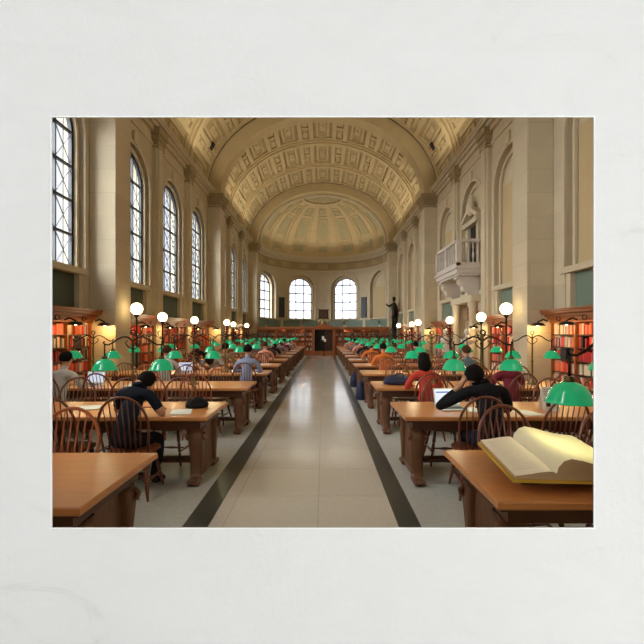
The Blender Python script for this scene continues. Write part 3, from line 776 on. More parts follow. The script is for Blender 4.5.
# ------------------------------------------------------------------ globe lamps
GL = thing('globe_lamp', 'x', 'globe lamp', (0, 0, 0))
p = MB(); p.lathe([(0.16, 0), (0.16, 0.05), (0.10, 0.08), (0.06, 0.14), (0.035, 0.22), (0.03, 0.6), (0.045, 0.63), (0.03, 0.66), (0.024, 1.3), (0.04, 1.33), (0.022, 1.36), (0.02, 1.92), (0.05, 1.95), (0.06, 1.99), (0.03, 2.01)], n=14); p.build('post', M['bronze'], GL)
p = MB(); p.tube([(0.02, 0, 1.5), (0.12, 0, 1.58), (0.14, 0, 1.68), (0.06, 0, 1.72)], 0.012, 6); p.tube([(-0.02, 0, 1.5), (-0.12, 0, 1.58), (-0.14, 0, 1.68), (-0.06, 0, 1.72)], 0.012, 6); p.build('scroll', M['bronze'], GL)
p = MB(); p.ball((0, 0, 2.13), 0.14, 20); p.build('globe', M['globe'], GL)
first = True
for side, sn in ((-1, 'left'), (1, 'right')):
    for k, (x, y, dz, s_) in enumerate(((4.55, 9.85, 0.04, 1.04), (4.82, 12.1, 0, 1), (4.82, 15.1, 0, 1), (4.4, 18.4, 0, 1), (4.95, 22.2, 0, 1), (4.9, 25.8, 0, 1))):
        g = GL if first else copy_tree(GL); first = False
        g.location = (side * x, y, 0); g.scale = (s_, s_, s_ * (1 + dz / 3))
        tag(g, 'white glowing globe on a bronze post, %s in the %s-hand row counting from the camera' % (ORD[k], sn), 'globe lamp', 'globe lamps beside the walls')

# ------------------------------------------------------------------ right doorway, balcony, busts
def fr_(u, z, d): return (WX + d, u, z)
cy = (BAYS[4][0] + BAYS[4][1]) / 2
dw = MB(); slab(dw, fr_, cy - 0.60, cy + 0.60, 0, 2.75, 0.12, 0.16)
do = struct('door_2', dw, M['infill'])
t = MB(); slab(t, fr_, cy - 0.6, cy + 0.6, 2.12, 2.68, 0.06, 0.12); t2 = thing('lettered_sign', 'dark red sign with pale lettering hanging in the doorway under the balcony', 'sign', (WX, cy, 0))
o = t.build('board', M['red_sign'], t2); o.location = (-WX, -cy, 0)
t = MB()
for k in range(7):
    u = cy + 0.42 - k * 0.14
    for (zz0, zz1, w_) in ((2.42, 2.58, 0.05), (2.24, 2.36, 0.04)):
        slab(t, fr_, u - w_ / 2, u - w_ / 2 + 0.018, zz0, zz1, 0.045, 0.06); slab(t, fr_, u - w_ / 2, u + w_ / 2, (zz0 + zz1) / 2, (zz0 + zz1) / 2 + 0.02, 0.045, 0.06)
        if k % 2: slab(t, fr_, u + w_ / 2 - 0.018, u + w_ / 2, zz0, zz1, 0.045, 0.06)
o = t.build('lettering', M['sign_white'], t2); o.location = (-WX, -cy, 0)
t = MB()
for s in (-1, 1):
    for q, (r_, dd) in enumerate(((0.13, -0.28), (0.10, -0.02))):
        yy = cy + s * (0.82 + 0.12 * q)
        t.lathe([(r_ * 1.3, 0), (r_ * 1.3, 0.18), (r_, 0.24), (r_ * 0.92, 2.5), (r_ * 1.25, 2.58), (r_ * 1.3, 2.72)], c=(WX + dd, yy, 0), n=14)
slab(t, fr_, cy - 1.1, cy + 1.1, 2.72, 2.95, -0.42, 0.05)
dc = t.build('door_surround', M['stone_plain'], do)
# niche over the door: dark opening and broken pediment
t = MB(); slab(t, fr_, cy - 0.40, cy + 0.40, 3.9, 5.55, 0.11, 0.15); struct('niche_opening', t, M['opening_dark'], do)
t = MB()
slab(t, fr_, cy - 0.58, cy - 0.40, 3.8, 5.6, 0.0, 0.14); slab(t, fr_, cy + 0.40, cy + 0.58, 3.8, 5.6, 0.0, 0.14); slab(t, fr_, cy - 0.7, cy + 0.7, 5.55, 5.72, -0.12, 0.14)
bar(t, fr_, (cy - 0.74, 5.78), (cy - 0.14, 6.12), 0.13, -0.14, 0.14); bar(t, fr_, (cy + 0.74, 5.78), (cy + 0.14, 6.12), 0.13, -0.14, 0.14)
t.lathe([(0.06, 0), (0.16, 0.1), (0.19, 0.35), (0.14, 0.5), (0.07, 0.58), (0.10, 0.68), (0.03, 0.78)], c=(WX - 0.02, cy, 5.9), n=12)
struct('pediment', t, M['stone_plain'], do)

BY0, BY1, BX = 13.62, 16.2, 4.60
bal = thing('balcony', 'white carved stone balcony with balusters projecting high on the right wall', 'balcony', (5.2, (BY0 + BY1) / 2, 3.7))
OX, OY, OZ = bal.location
def bb(mb, x0, x1, y0, y1, z0, z1): mb.box(x0 - OX, x1 - OX, y0 - OY, y1 - OY, z0 - OZ, z1 - OZ)
p = MB()
bb(p, BX - 0.06, WX + .02, BY0 - 0.06, BY1 + 0.06, 3.86, 3.94); bb(p, BX, WX + .02, BY0, BY1, 3.70, 3.86); bb(p, BX + 0.06, WX + .02, BY0 + .06, BY1 - .06, 3.62, 3.70)
p.build('floor_slab', M['white_stone'], bal)
p = MB()
bb(p, BX - 0.02, WX, BY0 - 0.02, BY0 + 0.14, 4.76, 4.86); bb(p, BX - 0.02, WX, BY1 - 0.14, BY1 + 0.02, 4.76, 4.86); bb(p, BX - 0.02, BX + 0.14, BY0, BY1, 4.76, 4.86)
p.build('rail', M['white_stone'], bal)
p = MB()
bb(p, BX, WX, BY0, BY0 + 0.12, 3.94, 4.06); bb(p, BX, WX, BY1 - 0.12, BY1, 3.94, 4.06); bb(p, BX, BX + 0.12, BY0, BY1, 3.94, 4.06)
p.build('plinth', M['white_stone'], bal)
for (x, y) in ((BX + .07, BY0 + .07), (BX + .07, BY1 - .07), (BX + .07, (BY0 + BY1) / 2)):
    p = MB(); bb(p, x - .08, x + .08, y - .08, y + .08, 4.06, 4.76); p.build('post', M['white_stone'], bal)
BALP = [(0.05, 0), (0.05, 0.05), (0.025, 0.08), (0.055, 0.22), (0.06, 0.28), (0.03, 0.40), (0.022, 0.46), (0.045, 0.52), (0.045, 0.56), (0.03, 0.6), (0.05, 0.65), (0.05, 0.70)]
bp_ = MB(); bp_.lathe([(r * 0.72, z) for r, z in BALP], n=10); bme = bp_.mesh('baluster', M['white_stone'])
def baluster(x, y):
    o = bpy.data.objects.new('baluster', bme); COL.objects.link(o); o.parent = bal; o.location = (x - OX, y - OY, 4.06 - OZ)
for k in range(4): baluster(BX + 0.23 + k * 0.17, BY0 + 0.07); baluster(BX + 0.23 + k * 0.17, BY1 - 0.07)
for k in range(4): baluster(BX + 0.07, BY0 + 0.34 + k * 0.24); baluster(BX + 0.07, (BY0 + BY1) / 2 + 0.27 + k * 0.24)
for y in (BY0 + 0.22, BY1 - 0.52):
    prof = [(WX, 3.64), (BX + 0.06, 3.64), (BX + 0.06, 3.52), (BX + 0.14, 3.50), (BX + 0.16, 3.34), (BX + 0.26, 3.28), (BX + 0.30, 3.12), (BX + 0.44, 3.06), (BX + 0.52, 2.92), (BX + 0.66, 2.86), (WX, 2.78)]
    n = len(prof); vs = [(x - OX, y - OY, z - OZ) for x, z in prof] + [(x - OX, y + 0.30 - OY, z - OZ) for x, z in prof]
    p = MB(); p.add(vs, [tuple(range(n)), tuple(reversed(range(n, 2 * n)))] + [(i, n + i, n + (i + 1) % n, (i + 1) % n) for i in range(n)])
    p.build('corbel', M['white_stone'], bal)

def bust(x, y, label, s=1.0):
    t = thing('marble_bust', label, 'bust', (x, y, 0), -0.3, 'marble busts by the right doorway')
    p = MB(); p.bevbox(-.2, .2, -.2, .2, 0, 0.12); p.bevbox(-.14, .14, -.14, .14, 0.12, 1.12); p.bevbox(-.18, .18, -.18, .18, 1.12, 1.2); p.build('pedestal', M['white_stone'], t)
    p = MB(); p.lathe([(0.08, 1.2), (0.05, 1.24), (0.06, 1.28)], n=12); p.ball((0, 0, 1.38), 0.17, 14, (1.25, 0.7, 0.75)); p.tube([(0, 0, 1.42), (0, 0, 1.60)], 0.06, 10)
    p.ball((0, -0.01, 1.68), 0.10, 14, (0.85, 1, 1.2)); p.ball((0, -0.105, 1.66), 0.02, 6); p.ball((0, 0.03, 1.73), 0.095, 10, (0.95, 0.95, 0.8)); p.build('figure', M['white_stone'], t)
bust(4.75, 13.1, 'white marble bust on a pedestal, nearer of two by the right doorway')
bust(4.75, 15.4, 'white marble bust on a pedestal, farther of two by the right doorway')

# bronze statue beside the last right pier
t = thing('bronze_statue', 'dark bronze figure with outstretched arm on a tall black pedestal by the far right pier', 'statue', (5.08, 28.55, 0)); t.scale = (0.82, 0.82, 1.0)
p = MB(); p.bevbox(-.34, .34, -.34, .34, 0, 0.2); p.lathe([(0.26, 0.2), (0.22, 0.3), (0.2, 1.7), (0.27, 1.85), (0.27, 1.95)], n=14); p.build('pedestal', M['black'], t)
p = MB()
p.tube([(-.1, 0, 1.95), (-.1, -.02, 2.4), (-.09, 0, 2.85)], [0.1, 0.09, 0.13], 10); p.tube([(.1, 0, 1.95), (.12, -.04, 2.4), (.09, 0, 2.85)], [0.1, 0.09, 0.13], 10)
p.tube([(0, 0, 2.75), (0, 0, 3.1), (0, 0, 3.5), (0, 0, 3.75), (0, 0, 3.85)], [0.2, 0.18, 0.25, 0.2, 0.07], 12); p.ball((0, -.02, 4.02), 0.15, 12, (0.9, 1, 1.2)); p.ball((0, 0, 4.12), 0.16, 12, (1, 1, 0.8))
p.tube([(-.2, 0, 3.65), (-.45, -.05, 3.55), (-.72, -.15, 3.72)], [0.09, 0.075, 0.05], 8); p.tube([(.2, 0, 3.65), (.3, .02, 3.3), (.28, -.06, 3.0)], [0.09, 0.075, 0.06], 8)
p.tube([(.12, .16, 3.7), (.2, .22, 3.0), (.16, .2, 2.1)], [0.1, 0.2, 0.16], 8)
p.build('figure', M['bronze'], t)

# ------------------------------------------------------------------ reading tables
ROWY = [2.505 + 2.21 * k for k in range(12)]
TW = 0.95; TX0, TX1 = 1.05, 4.55
def table_thing():
    t = thing('reading_table', 'x', 'table')
    L2 = (TX1 - TX0) / 2
    p = MB(); p.bevbox(-L2, L2, -TW / 2, TW / 2, 0.715, 0.76, 0.008); p.build('tabletop', M['table'], t)
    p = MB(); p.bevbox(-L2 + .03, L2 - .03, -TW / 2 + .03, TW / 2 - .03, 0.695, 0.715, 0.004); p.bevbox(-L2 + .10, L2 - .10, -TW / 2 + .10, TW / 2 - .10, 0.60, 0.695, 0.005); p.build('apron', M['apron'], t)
    for sx in (-1, 1):
        cx = sx * (L2 - 0.17)
        p = MB(); p.bevbox(cx - 0.03, cx + 0.03, -0.24, 0.24, 0.10, 0.60, 0.006)
        p.bevbox(cx - 0.045, cx + 0.045, -0.30, 0.30, 0.05, 0.11, 0.01); p.build('end_panel', M['table_leg'], t)
        for sy in (-1, 1):
            # carved lion leg: scrolled shoulder, narrow ankle, paw with toes
            prof = [(0.60, 0.24, 0.13), (0.54, 0.27, 0.14), (0.47, 0.285, 0.13), (0.38, 0.28, 0.105), (0.28, 0.27, 0.085), (0.18, 0.275, 0.07), (0.11, 0.285, 0.065), (0.07, 0.30, 0.075)]
            q = MB(); vs = []; n = 12
            for (z, yc, d_) in prof:
                wx = 0.055 + 0.025 * (z / 0.6)
                for a in range(n):
                    th = 2 * PI * a / n; r = 1 + (0.08 if a % 2 else -0.06)
                    vs.append((cx + wx * r * math.copysign(abs(math.cos(th)) ** 0.6, math.cos(th)), sy * (yc + d_ * 0.62 * r * math.copysign(abs(math.sin(th)) ** 0.6, math.sin(th))), z))
            fs = [tuple(range(n)), tuple(reversed(range(len(vs) - n, len(vs))))]
            for i in range(len(prof) - 1):
                for a in range(n): b = (a + 1) % n; fs.append((i * n + a, i * n + b, (i + 1) * n + b, (i + 1) * n + a))
            q.add(vs, fs, True)
            q.bevbox(cx - 0.06, cx + 0.06, sy * 0.33 - 0.10, sy * 0.33 + 0.06 + 0.04 * 0, 0, 0.07, 0.02)
            for k in range(4): q.ball((cx - 0.045 + k * 0.03, sy * 0.415, 0.033), 0.024, 8, (0.8, 1.6, 1.2))
            q.tube([(cx - 0.085, sy * 0.30, 0.55), (cx - 0.09, sy * 0.34, 0.52), (cx - 0.085, sy * 0.31, 0.48)], 0.02, 6); q.tube([(cx + 0.085, sy * 0.30, 0.55), (cx + 0.09, sy * 0.34, 0.52), (cx + 0.085, sy * 0.31, 0.48)], 0.02, 6)
            q.build('leg', M['table_leg'], t)
    p = MB(); p.bevbox(-L2 + .2, L2 - .2, -0.06, 0.06, 0.14, 0.19, 0.008); p.build('stretcher', M['apron'], t)
    return t
TB = table_thing(); first = True
for k, y in enumerate(ROWY):
    for side, sn in ((-1, 'left'), (1, 'right')):
        t = TB if first else copy_tree(TB); first = False
        t.location = (side * (TX0 + TX1) / 2, y, 0)
        if side > 0: t.rotation_euler = (0, 0, PI)
        if side > 0 and k == 0: t.location.x += 0.05; t.location.y += 0.07
        extra = {(0, -1): 'nearest bare oak table at the left edge of the picture', (0, 1): 'nearest oak table on the right, carrying the large open book'}
        tag(t, extra.get((k, side), 'oak reading table on carved paw legs, %s in the %s row from the camera' % (ORD[k], sn)), 'table', 'oak reading tables in two rows')

# ------------------------------------------------------------------ hoop back chairs
def chair_parts(simple=False):
    parts = []
    # seat: saddle shaped
    s = MB(); n = 20; vs = []
    for z, sc_ in ((0.425, 0.90), (0.44, 1.0), (0.462, 1.0), (0.468, 0.95)):
        for a in range(n):
            th = 2 * PI * a / n; x = 0.235 * math.copysign(abs(math.cos(th)) ** 0.7, math.cos(th)); y = 0.215 * math.copysign(abs(math.sin(th)) ** 0.7, math.sin(th))
            vs.append((x * sc_ * (1.0 + 0.08 * y / 0.2), y * sc_, z))
    vs.append((0, -0.02, 0.452)); c = len(vs) - 1
    fs = [tuple(reversed(range(n)))] + [(i * n + a, i * n + (a + 1) % n, (i + 1) * n + (a + 1) % n, (i + 1) * n + a) for i in range(3) for a in range(n)] + [(3 * n + a, 3 * n + (a + 1) % n, c) for a in range(n)]
    s.add(vs, fs, True); parts.append(('seat', s, 'seat'))
    def hoop(t):   # t 0..1 from left foot of the hoop to the right
        a = PI * t; x = -0.255 * math.cos(a) * (1 + 0.0 * math.sin(a)); h = 0.58 * (math.sin(a) ** 0.55 if math.sin(a) > 0 else 0)
        k = h / 0.58
        x = x * (0.80 + 0.20 * min(1, k * 1.6)); return (x, -0.185 - 0.13 * k, 0.455 + h)
    H = MB(); H.tube([hoop(i / 22) for i in range(23)], 0.013, 7); parts.append(('hoop', H, 'chair'))
    for k in range(7):
        u = (k + 1) / 8; xt = -0.255 + 0.51 * u; a = math.acos(max(-1, min(1, -xt * 0.92 / 0.255))) / PI
        top = hoop(a); S = MB(); S.tube([(xt * 0.72, -0.185 + 0.0, 0.455), tuple((Vector((xt * 0.72, -0.185, 0.455)) * 0.6 + Vector(top) * 0.4)), top], [0.007, 0.009, 0.005], 5); parts.append(('spindle', S, 'chair'))
    foot = {}
    for sx in (-1, 1):
        for sy in (-1, 1):
            a = Vector((sx * 0.15, sy * 0.13, 0.43)); b = Vector((sx * 0.225, sy * 0.215 - (0.02 if sy < 0 else 0), 0.0)); foot[sx, sy] = (a, b)
            L_ = MB(); fr2 = [(0, .014), (.12, .017), (.30, .023), (.36, .014), (.40, .02), (.60, .019), (.64, .013), (.68, .019), (.9, .015), (1, .011)]
            L_.tube([a.lerp(b, q) for q, _ in fr2], [r_ for _, r_ in fr2], 8); parts.append(('leg', L_, 'chair'))
    mid = {}
    for sx in (-1, 1):
        a = foot[sx, 1][0].lerp(foot[sx, 1][1], 0.62); b = foot[sx, -1][0].lerp(foot[sx, -1][1], 0.62); mid[sx] = (a + b) / 2
        S = MB(); S.tube([a, a.lerp(b, .3), (a + b) / 2, a.lerp(b, .7), b], [.009, .011, .018, .011, .009], 6); parts.append(('stretcher', S, 'chair'))
    S = MB(); S.tube([mid[-1], mid[-1].lerp(mid[1], .3), (mid[-1] + mid[1]) / 2, mid[-1].lerp(mid[1], .7), mid[1]], [.009, .011, .018, .011, .009], 6); parts.append(('stretcher', S, 'chair'))
    return parts
PARTS = chair_parts(); PM = {}
def chair_proto(warm):
    t = thing('windsor_chair', 'x', 'chair')
    for n_, mb_, m_ in PARTS: mb_.build(n_, M['chair_warm'] if (warm and m_ == 'chair') else M[m_], t)
    return t
CH = {False: chair_proto(False), True: chair_proto(True)}; used = {False: False, True: False}
def chair_simple(warm):
    allm = MB(); idx = []
    for n_, mb_, m_ in PARTS:
        o = len(allm.v); allm.v += mb_.v; allm.f += [tuple(i + o for i in f_) for f_ in mb_.f]; allm.smooth += mb_.smooth; idx += [0 if m_ == 'seat' else 1] * len(mb_.f)
    me = allm.mesh('windsor_chair', [M['seat'], M['chair_warm' if warm else 'chair']]); me.polygons.foreach_set('material_index', idx); return me
CS = {w_: chair_simple(w_) for w_ in (False, True)}
CX = [1.75, 2.48, 3.2, 3.93]
PULL = {}   # (row, side, near, k) -> (dx, dy, dr)
def place_chair(row, side, near, k, warm):
    sn = 'left' if side < 0 else 'right'
    dx, dy, dr = random.uniform(-.05, .05), random.uniform(-.06, .06), random.uniform(-.12, .12)
    if (row, side, near, k) in PULL: dx, dy, dr = PULL[row, side, near, k]
    y = ROWY[row] + (-(TW / 2 + 0.07) + dy - 0.0 if near else (TW / 2 - 0.02) + dy)
    rz = dr if near else PI + dr
    x = side * (CX[k] + dx)
    if row <= 5:
        if not used[warm]: c = CH[warm]; used[warm] = True
        else: c = copy_tree(CH[warm])
    else:
        c = bpy.data.objects.new('windsor_chair', CS[warm]); COL.objects.link(c)
    c.location = (x, y, 0); c.rotation_euler = (0, 0, rz)
    tag(c, '%s hoop-back chair, %s side of %s %s table, %s from the aisle' % ('orange-brown' if warm else 'dark brown', 'near' if near else 'far', ORD[row], sn, ORD[k]), 'chair', 'hoop-back chairs at the reading tables')
PULL[0, -1, False, 0] = (0.10, 0.0, 0.05); PULL[1, -1, True, 0] = (0.02, -0.04, 0.06); PULL[1, 1, True, 0] = (0.02, -0.02, -0.08); PULL[0, 1, False, 0] = (-0.02, 0.12, 0.1)
PULL[1, -1, True, 1] = (0.0, 0.0, 0.0); PULL[2, 1, True, 0] = (-0.02, 0.0, 0.0)
for row in range(12):
    for side in (-1, 1):
        for near in (True, False):
            if row == 0 and near: continue
            for k in range(4):
                warm = (row, side, near, k) in ((0, -1, False, 0), (3, 1, True, 0), (3, 1, True, 1)) or (random.random() < 0.22 and row > 1)
                place_chair(row, side, near, k, warm)

# ------------------------------------------------------------------ green shaded lamps
def lamp_proto():
    t = thing('reading_lamp', 'x', 'lamp')
    p = MB(); p.lathe([(0.085, 0), (0.085, 0.02), (0.05, 0.04), (0.03, 0.08), (0.016, 0.12), (0.014, 0.38), (0.026, 0.40), (0.014, 0.42), (0.012, 0.80), (0.028, 0.815), (0.012, 0.83), (0.01, 0.87)], n=12); p.build('post', M['brass'], t)
    p = MB(); p.tube([(0.03 * math.cos(2 * PI * i / 12), 0, 0.895 + 0.03 * math.sin(2 * PI * i / 12)) for i in range(12)], 0.008, 6, closed=True); p.build('ring', M['bronze'], t)
    for s in (-1, 1):
        p = MB(); p.tube([(s * x, 0, z) for x, z in ((0.01, 0.80), (0.06, 0.84), (0.12, 0.845), (0.18, 0.82), (0.24, 0.775), (0.29, 0.75), (0.335, 0.755), (0.35, 0.775), (0.335, 0.79))], 0.0095, 7)
        p.tube([(s * x, 0, z) for x, z in ((0.015, 0.70), (0.07, 0.74), (0.09, 0.78), (0.06, 0.80))], 0.007, 6)
        p.tube([(s * 0.335, 0, 0.755), (s * 0.335, 0, 0.60)], 0.009, 7); p.build('arm', M['bronze'], t)
        p = MB(); p.lathe([(0.032, 0.585), (0.05, 0.58), (0.085, 0.56), (0.11, 0.525), (0.135, 0.465), (0.142, 0.455), (0.138, 0.455), (0.106, 0.52), (0.08, 0.552), (0.03, 0.575)], c=(s * 0.335, 0, 0), n=20); sh = p.build('lamp_shade', M['shade'], t)
        p = MB(); p.lathe([(0.02, 0.62), (0.034, 0.60), (0.03, 0.58)], c=(s * 0.335, 0, 0), n=10); p.build('cap', M['brass'], t)
        p = MB(); p.ball((s * 0.335, 0, 0.50), 0.03, 8, (1, 1, 1.2)); p.build('bulb', M['bulb'], t)
    return t
LP = lamp_proto(); first = True
for k, y in enumerate(ROWY):
    for side, sn in ((-1, 'left'), (1, 'right')):
        for j, x in enumerate((2.06, 3.80)):
            t = LP if first else copy_tree(LP); first = False
            t.location = (side * x, y, 0.76)
            tag(t, 'two-armed brass lamp with green glass shades on %s %s table, %s the aisle' % (ORD[k], sn, 'nearer' if j == 0 else 'farther from'), 'lamp', 'green-shaded lamps on the tables')
            if k <= 5:
                for s in (-1, 1):
                    l = bpy.data.lights.new('lamp_light', 'POINT'); l.energy = 3.0; l.color = (1.0, 0.80, 0.50); l.shadow_soft_size = 0.035
                    lo = bpy.data.objects.new('lamp_light', l); lo.location = (side * x + s * 0.335, y, 0.76 + 0.455); COL.objects.link(lo)

# ------------------------------------------------------------------ people
def skin_mesh(name, J, E, mats, sub=2):
    """J: name -> (pos, radius); E: (a, b, material index)"""
    names = list(J); ix = {n: i for i, n in enumerate(names)}
    me = bpy.data.meshes.new('tmp'); me.from_pydata([J[n][0] for n in names], [(ix[a], ix[b]) for a, b, _ in E], []); me.update()
    ob = bpy.data.objects.new('tmp', me); COL.objects.link(ob)
    m1 = ob.modifiers.new('s', 'SKIN'); m1.use_smooth_shade = True; m1.branch_smoothing = 0.6
    if not me.skin_vertices: me.attributes.new('x', 'FLOAT', 'POINT')
    for i, n in enumerate(names):
        r = J[n][1]; r = r if isinstance(r, tuple) else (r, r); me.skin_vertices[0].data[i].radius = r
        me.skin_vertices[0].data[i].use_root = (i == 0)
    m2 = ob.modifiers.new('u', 'SUBSURF'); m2.levels = sub; m2.render_levels = sub
    dg_ = bpy.context.evaluated_depsgraph_get(); ev = ob.evaluated_get(dg_); out = bpy.data.meshes.new_from_object(ev); out.name = name
    bpy.data.objects.remove(ob); out.materials.clear()
    for m_ in mats: out.materials.append(m_)
    seg = [(Vector(J[a][0]), Vector(J[b][0]), (J[a][1] if not isinstance(J[a][1], tuple) else J[a][1][0]), (J[b][1] if not isinstance(J[b][1], tuple) else J[b][1][0]), mi) for a, b, mi in E]
    for p in out.polygons:
        c = p.center; best = None
        for a, b, ra, rb_, mi in seg:
            ab = b - a; t_ = max(0, min(1, (c - a).dot(ab) / ab.length_squared)); dd = (c - (a + ab * t_)).length - (ra + (rb_ - ra) * t_)
            if best is None or dd < best[0]: best = (dd, mi)
        p.material_index = best[1]; p.use_smooth = True
    return out

def hand(J, E, tag_, wrist, dirv, up, mirror, curl=0.5, r=0.0095):
    """five separate fingers rooted in the palm"""
    w_ = Vector(wrist); d_ = Vector(dirv).normalized(); u_ = Vector(up).normalized(); s_ = d_.cross(u_).normalized() * mirror
    palm = w_ + d_ * 0.05; J[tag_ + 'palm'] = (tuple(palm), (0.034, 0.02)); E.append((tag_ + 'wrist', tag_ + 'palm', 0))
    for k, (off, ln) in enumerate(((-0.028, 0.070), (-0.010, 0.080), (0.010, 0.075), (0.027, 0.060))):
        b0 = palm + d_ * 0.035 + s_ * off; b1 = b0 + d_ * ln * 0.5 - u_ * ln * 0.15 * curl; b2 = b1 + d_ * ln * 0.4 * (1 - curl * 0.4) - u_ * ln * 0.45 * curl
        for q, pt in enumerate((b0, b1, b2)): J['%sf%d%d' % (tag_, k, q)] = (tuple(pt), r * (1.15, 1.0, 0.85)[q])
        E += [(tag_ + 'palm', '%sf%d0' % (tag_, k), 0), ('%sf%d0' % (tag_, k), '%sf%d1' % (tag_, k), 0), ('%sf%d1' % (tag_, k), '%sf%d2' % (tag_, k), 0)]
    t0 = w_ + d_ * 0.03 - s_ * 0.035; t1 = t0 + d_ * 0.035 - s_ * 0.025 - u_ * 0.01
    J[tag_ + 't0'] = (tuple(t0), r * 1.3); J[tag_ + 't1'] = (tuple(t1), r); E += [(tag_ + 'palm', tag_ + 't0', 0), (tag_ + 't0', tag_ + 't1', 0)]

def person_meshes(kind):
    """kind: reading | head_on_hand | bowed ; local frame: sits on z=.46 facing +Y, pelvis at origin"""
    J = {}; E = []
    lean = {'reading': 0.10, 'head_on_hand': 0.16, 'bowed': 0.20}[kind]
    J['pelvis'] = ((0, 0, 0.56), (0.15, 0.115)); J['waist'] = ((0, lean * 0.35, 0.74), (0.135, 0.10)); J['chest'] = ((0, lean * 0.8, 0.93), (0.165, 0.11))
    J['upper'] = ((0, lean, 1.03), (0.13, 0.09)); J['neckb'] = ((0, lean + 0.01, 1.09), 0.06)
    hx, hy, hz = {'reading': (0, lean + 0.06, 1.24), 'head_on_hand': (-0.09, lean + 0.08, 1.13), 'bowed': (0.04, lean + 0.14, 1.10)}[kind]
    J['neck'] = ((hx * 0.4, lean + 0.03, 1.13), 0.052); J['jaw'] = ((hx * 0.9, hy + 0.01, hz - 0.06), (0.065, 0.072)); J['skull'] = ((hx, hy, hz + 0.03), (0.080, 0.092)); 
    J['crown'] = ((hx, hy - 0.005, hz + 0.075), (0.06, 0.07))
    E += [('pelvis', 'waist', 1), ('waist', 'chest', 1), ('chest', 'upper', 1), ('upper', 'neckb', 1), ('neckb', 'neck', 0), ('neck', 'jaw', 0), ('jaw', 'skull', 0), ('skull', 'crown', 0)]
    for s, t_ in ((-1, 'l'), (1, 'r')):
        J[t_ + 'sh'] = ((s * 0.185, lean + 0.0, 1.01), 0.062)
        if kind == 'head_on_hand' and s < 0: J[t_ + 'el'] = ((-0.46, lean + 0.14, 0.82), 0.056); J[t_ + 'wrist'] = ((-0.235, hy + 0.05, 1.03), 0.032)
        elif kind == 'bowed': J[t_ + 'el'] = ((s * 0.30, lean + 0.06, 0.80), 0.046); J[t_ + 'wrist'] = ((s * 0.13, 0.42, 0.82), 0.028)
        else: J[t_ + 'el'] = ((s * 0.29, lean + 0.08, 0.80), 0.046); J[t_ + 'wrist'] = ((s * 0.13, 0.38, 0.81), 0.028)
        sleeve_end = 0.55 if kind == 'bowed' else 1.0
        if kind == 'bowed':
            a = Vector(J[t_ + 'sh'][0]); b = Vector(J[t_ + 'el'][0]); J[t_ + 'sleeve'] = (tuple(a.lerp(b, 0.7)), 0.055)
            E += [('upper', t_ + 'sh', 1), (t_ + 'sh', t_ + 'sleeve', 1), (t_ + 'sleeve', t_ + 'el', 0), (t_ + 'el', t_ + 'wrist', 0)]
        else:
            a = Vector(J[t_ + 'el'][0]); b = Vector(J[t_ + 'wrist'][0]); J[t_ + 'cuff'] = (tuple(a.lerp(b, 0.8)), 0.036)
            E += [('upper', t_ + 'sh', 1), (t_ + 'sh', t_ + 'el', 1), (t_ + 'el', t_ + 'cuff', 1), (t_ + 'cuff', t_ + 'wrist', 0)]
        if kind == 'head_on_hand' and s < 0: hand(J, E, t_, J[t_ + 'wrist'][0], (0.50, -0.12, 0.86), (1, 0, -0.3), 1, 0.6)
        else: hand(J, E, t_, J[t_ + 'wrist'][0], (-s * 0.35, 1, -0.1), (0, 0, 1), -s, 0.35)
        J[t_ + 'hip'] = ((s * 0.095, 0.02, 0.54), 0.095); J[t_ + 'knee'] = ((s * 0.13, 0.42, 0.51), 0.066); J[t_ + 'calf'] = ((s * 0.13, 0.42, 0.32), 0.056); J[t_ + 'ankle'] = ((s * 0.13, 0.38 - 0.05, 0.10), 0.042)
        J[t_ + 'heel'] = ((s * 0.13, 0.33, 0.045), 0.04); J[t_ + 'toe'] = ((s * 0.145, 0.50, 0.032), 0.032)
        E += [('pelvis', t_ + 'hip', 2), (t_ + 'hip', t_ + 'knee', 2), (t_ + 'knee', t_ + 'calf', 2), (t_ + 'calf', t_ + 'ankle', 2), (t_ + 'ankle', t_ + 'heel', 3), (t_ + 'heel', t_ + 'toe', 3)]
    body = skin_mesh('body', J, E, [M['skin'], M['c_black'], M['c_jean'], M['shoe']])
    # nose, ears and eyes modelled onto the same mesh
    f_ = MB(); f_.ball((hx, hy + 0.105, hz + 0.0), 0.016, 8, (0.8, 1.1, 1.4))
    for s in (-1, 1): f_.ball((hx + s * 0.088, hy + 0.0, hz + 0.015), 0.022, 8, (0.35, 0.8, 1.2)); f_.ball((hx + s * 0.034, hy + 0.088, hz + 0.03), 0.011, 8)
    f_.ball((hx, hy + 0.094, hz - 0.042), 0.02, 8, (1.3, 0.4, 0.35))
    vs = [tuple(v.co) for v in body.vertices]; fs = [tuple(p.vertices) for p in body.polygons]; mi = [p.material_index for p in body.polygons]
    o_ = len(vs); vs += f_.v; fs += [tuple(i + o_ for i in q) for q in f_.f]; mi += [0] * len(f_.f)
    me = bpy.data.meshes.new('body'); me.from_pydata(vs, [], fs); me.update()
    for m_ in (M['skin'], M['c_black'], M['c_jean'], M['shoe']): me.materials.append(m_)
    me.polygons.foreach_set('material_index', mi); me.polygons.foreach_set('use_smooth', [True] * len(fs))
    def hair(long_):
        h = MB(); n = 18; vs = []; fs = []; rows = 9
        for i in range(rows + 1):
            for k in range(n):
                a = 2 * PI * k / n; front = math.sin(a)       # +y is the face
                low = 0.95 if front > 0.35 else (1.75 if front > -0.2 else 2.12)
                t_ = low * i / rows; wob = 1 + 0.03 * math.sin(7 * a + 3 * i)
                vs.append((hx + 0.096 * math.sin(t_) * math.cos(a) * wob, hy - 0.006 + 0.108 * math.sin(t_) * math.sin(a) * wob, hz + 0.04 + 0.108 * math.cos(t_)))
        for i in range(rows):
            for k in range(n): k2 = (k + 1) % n; fs.append((i * n + k, (i + 1) * n + k, (i + 1) * n + k2, i * n + k2))
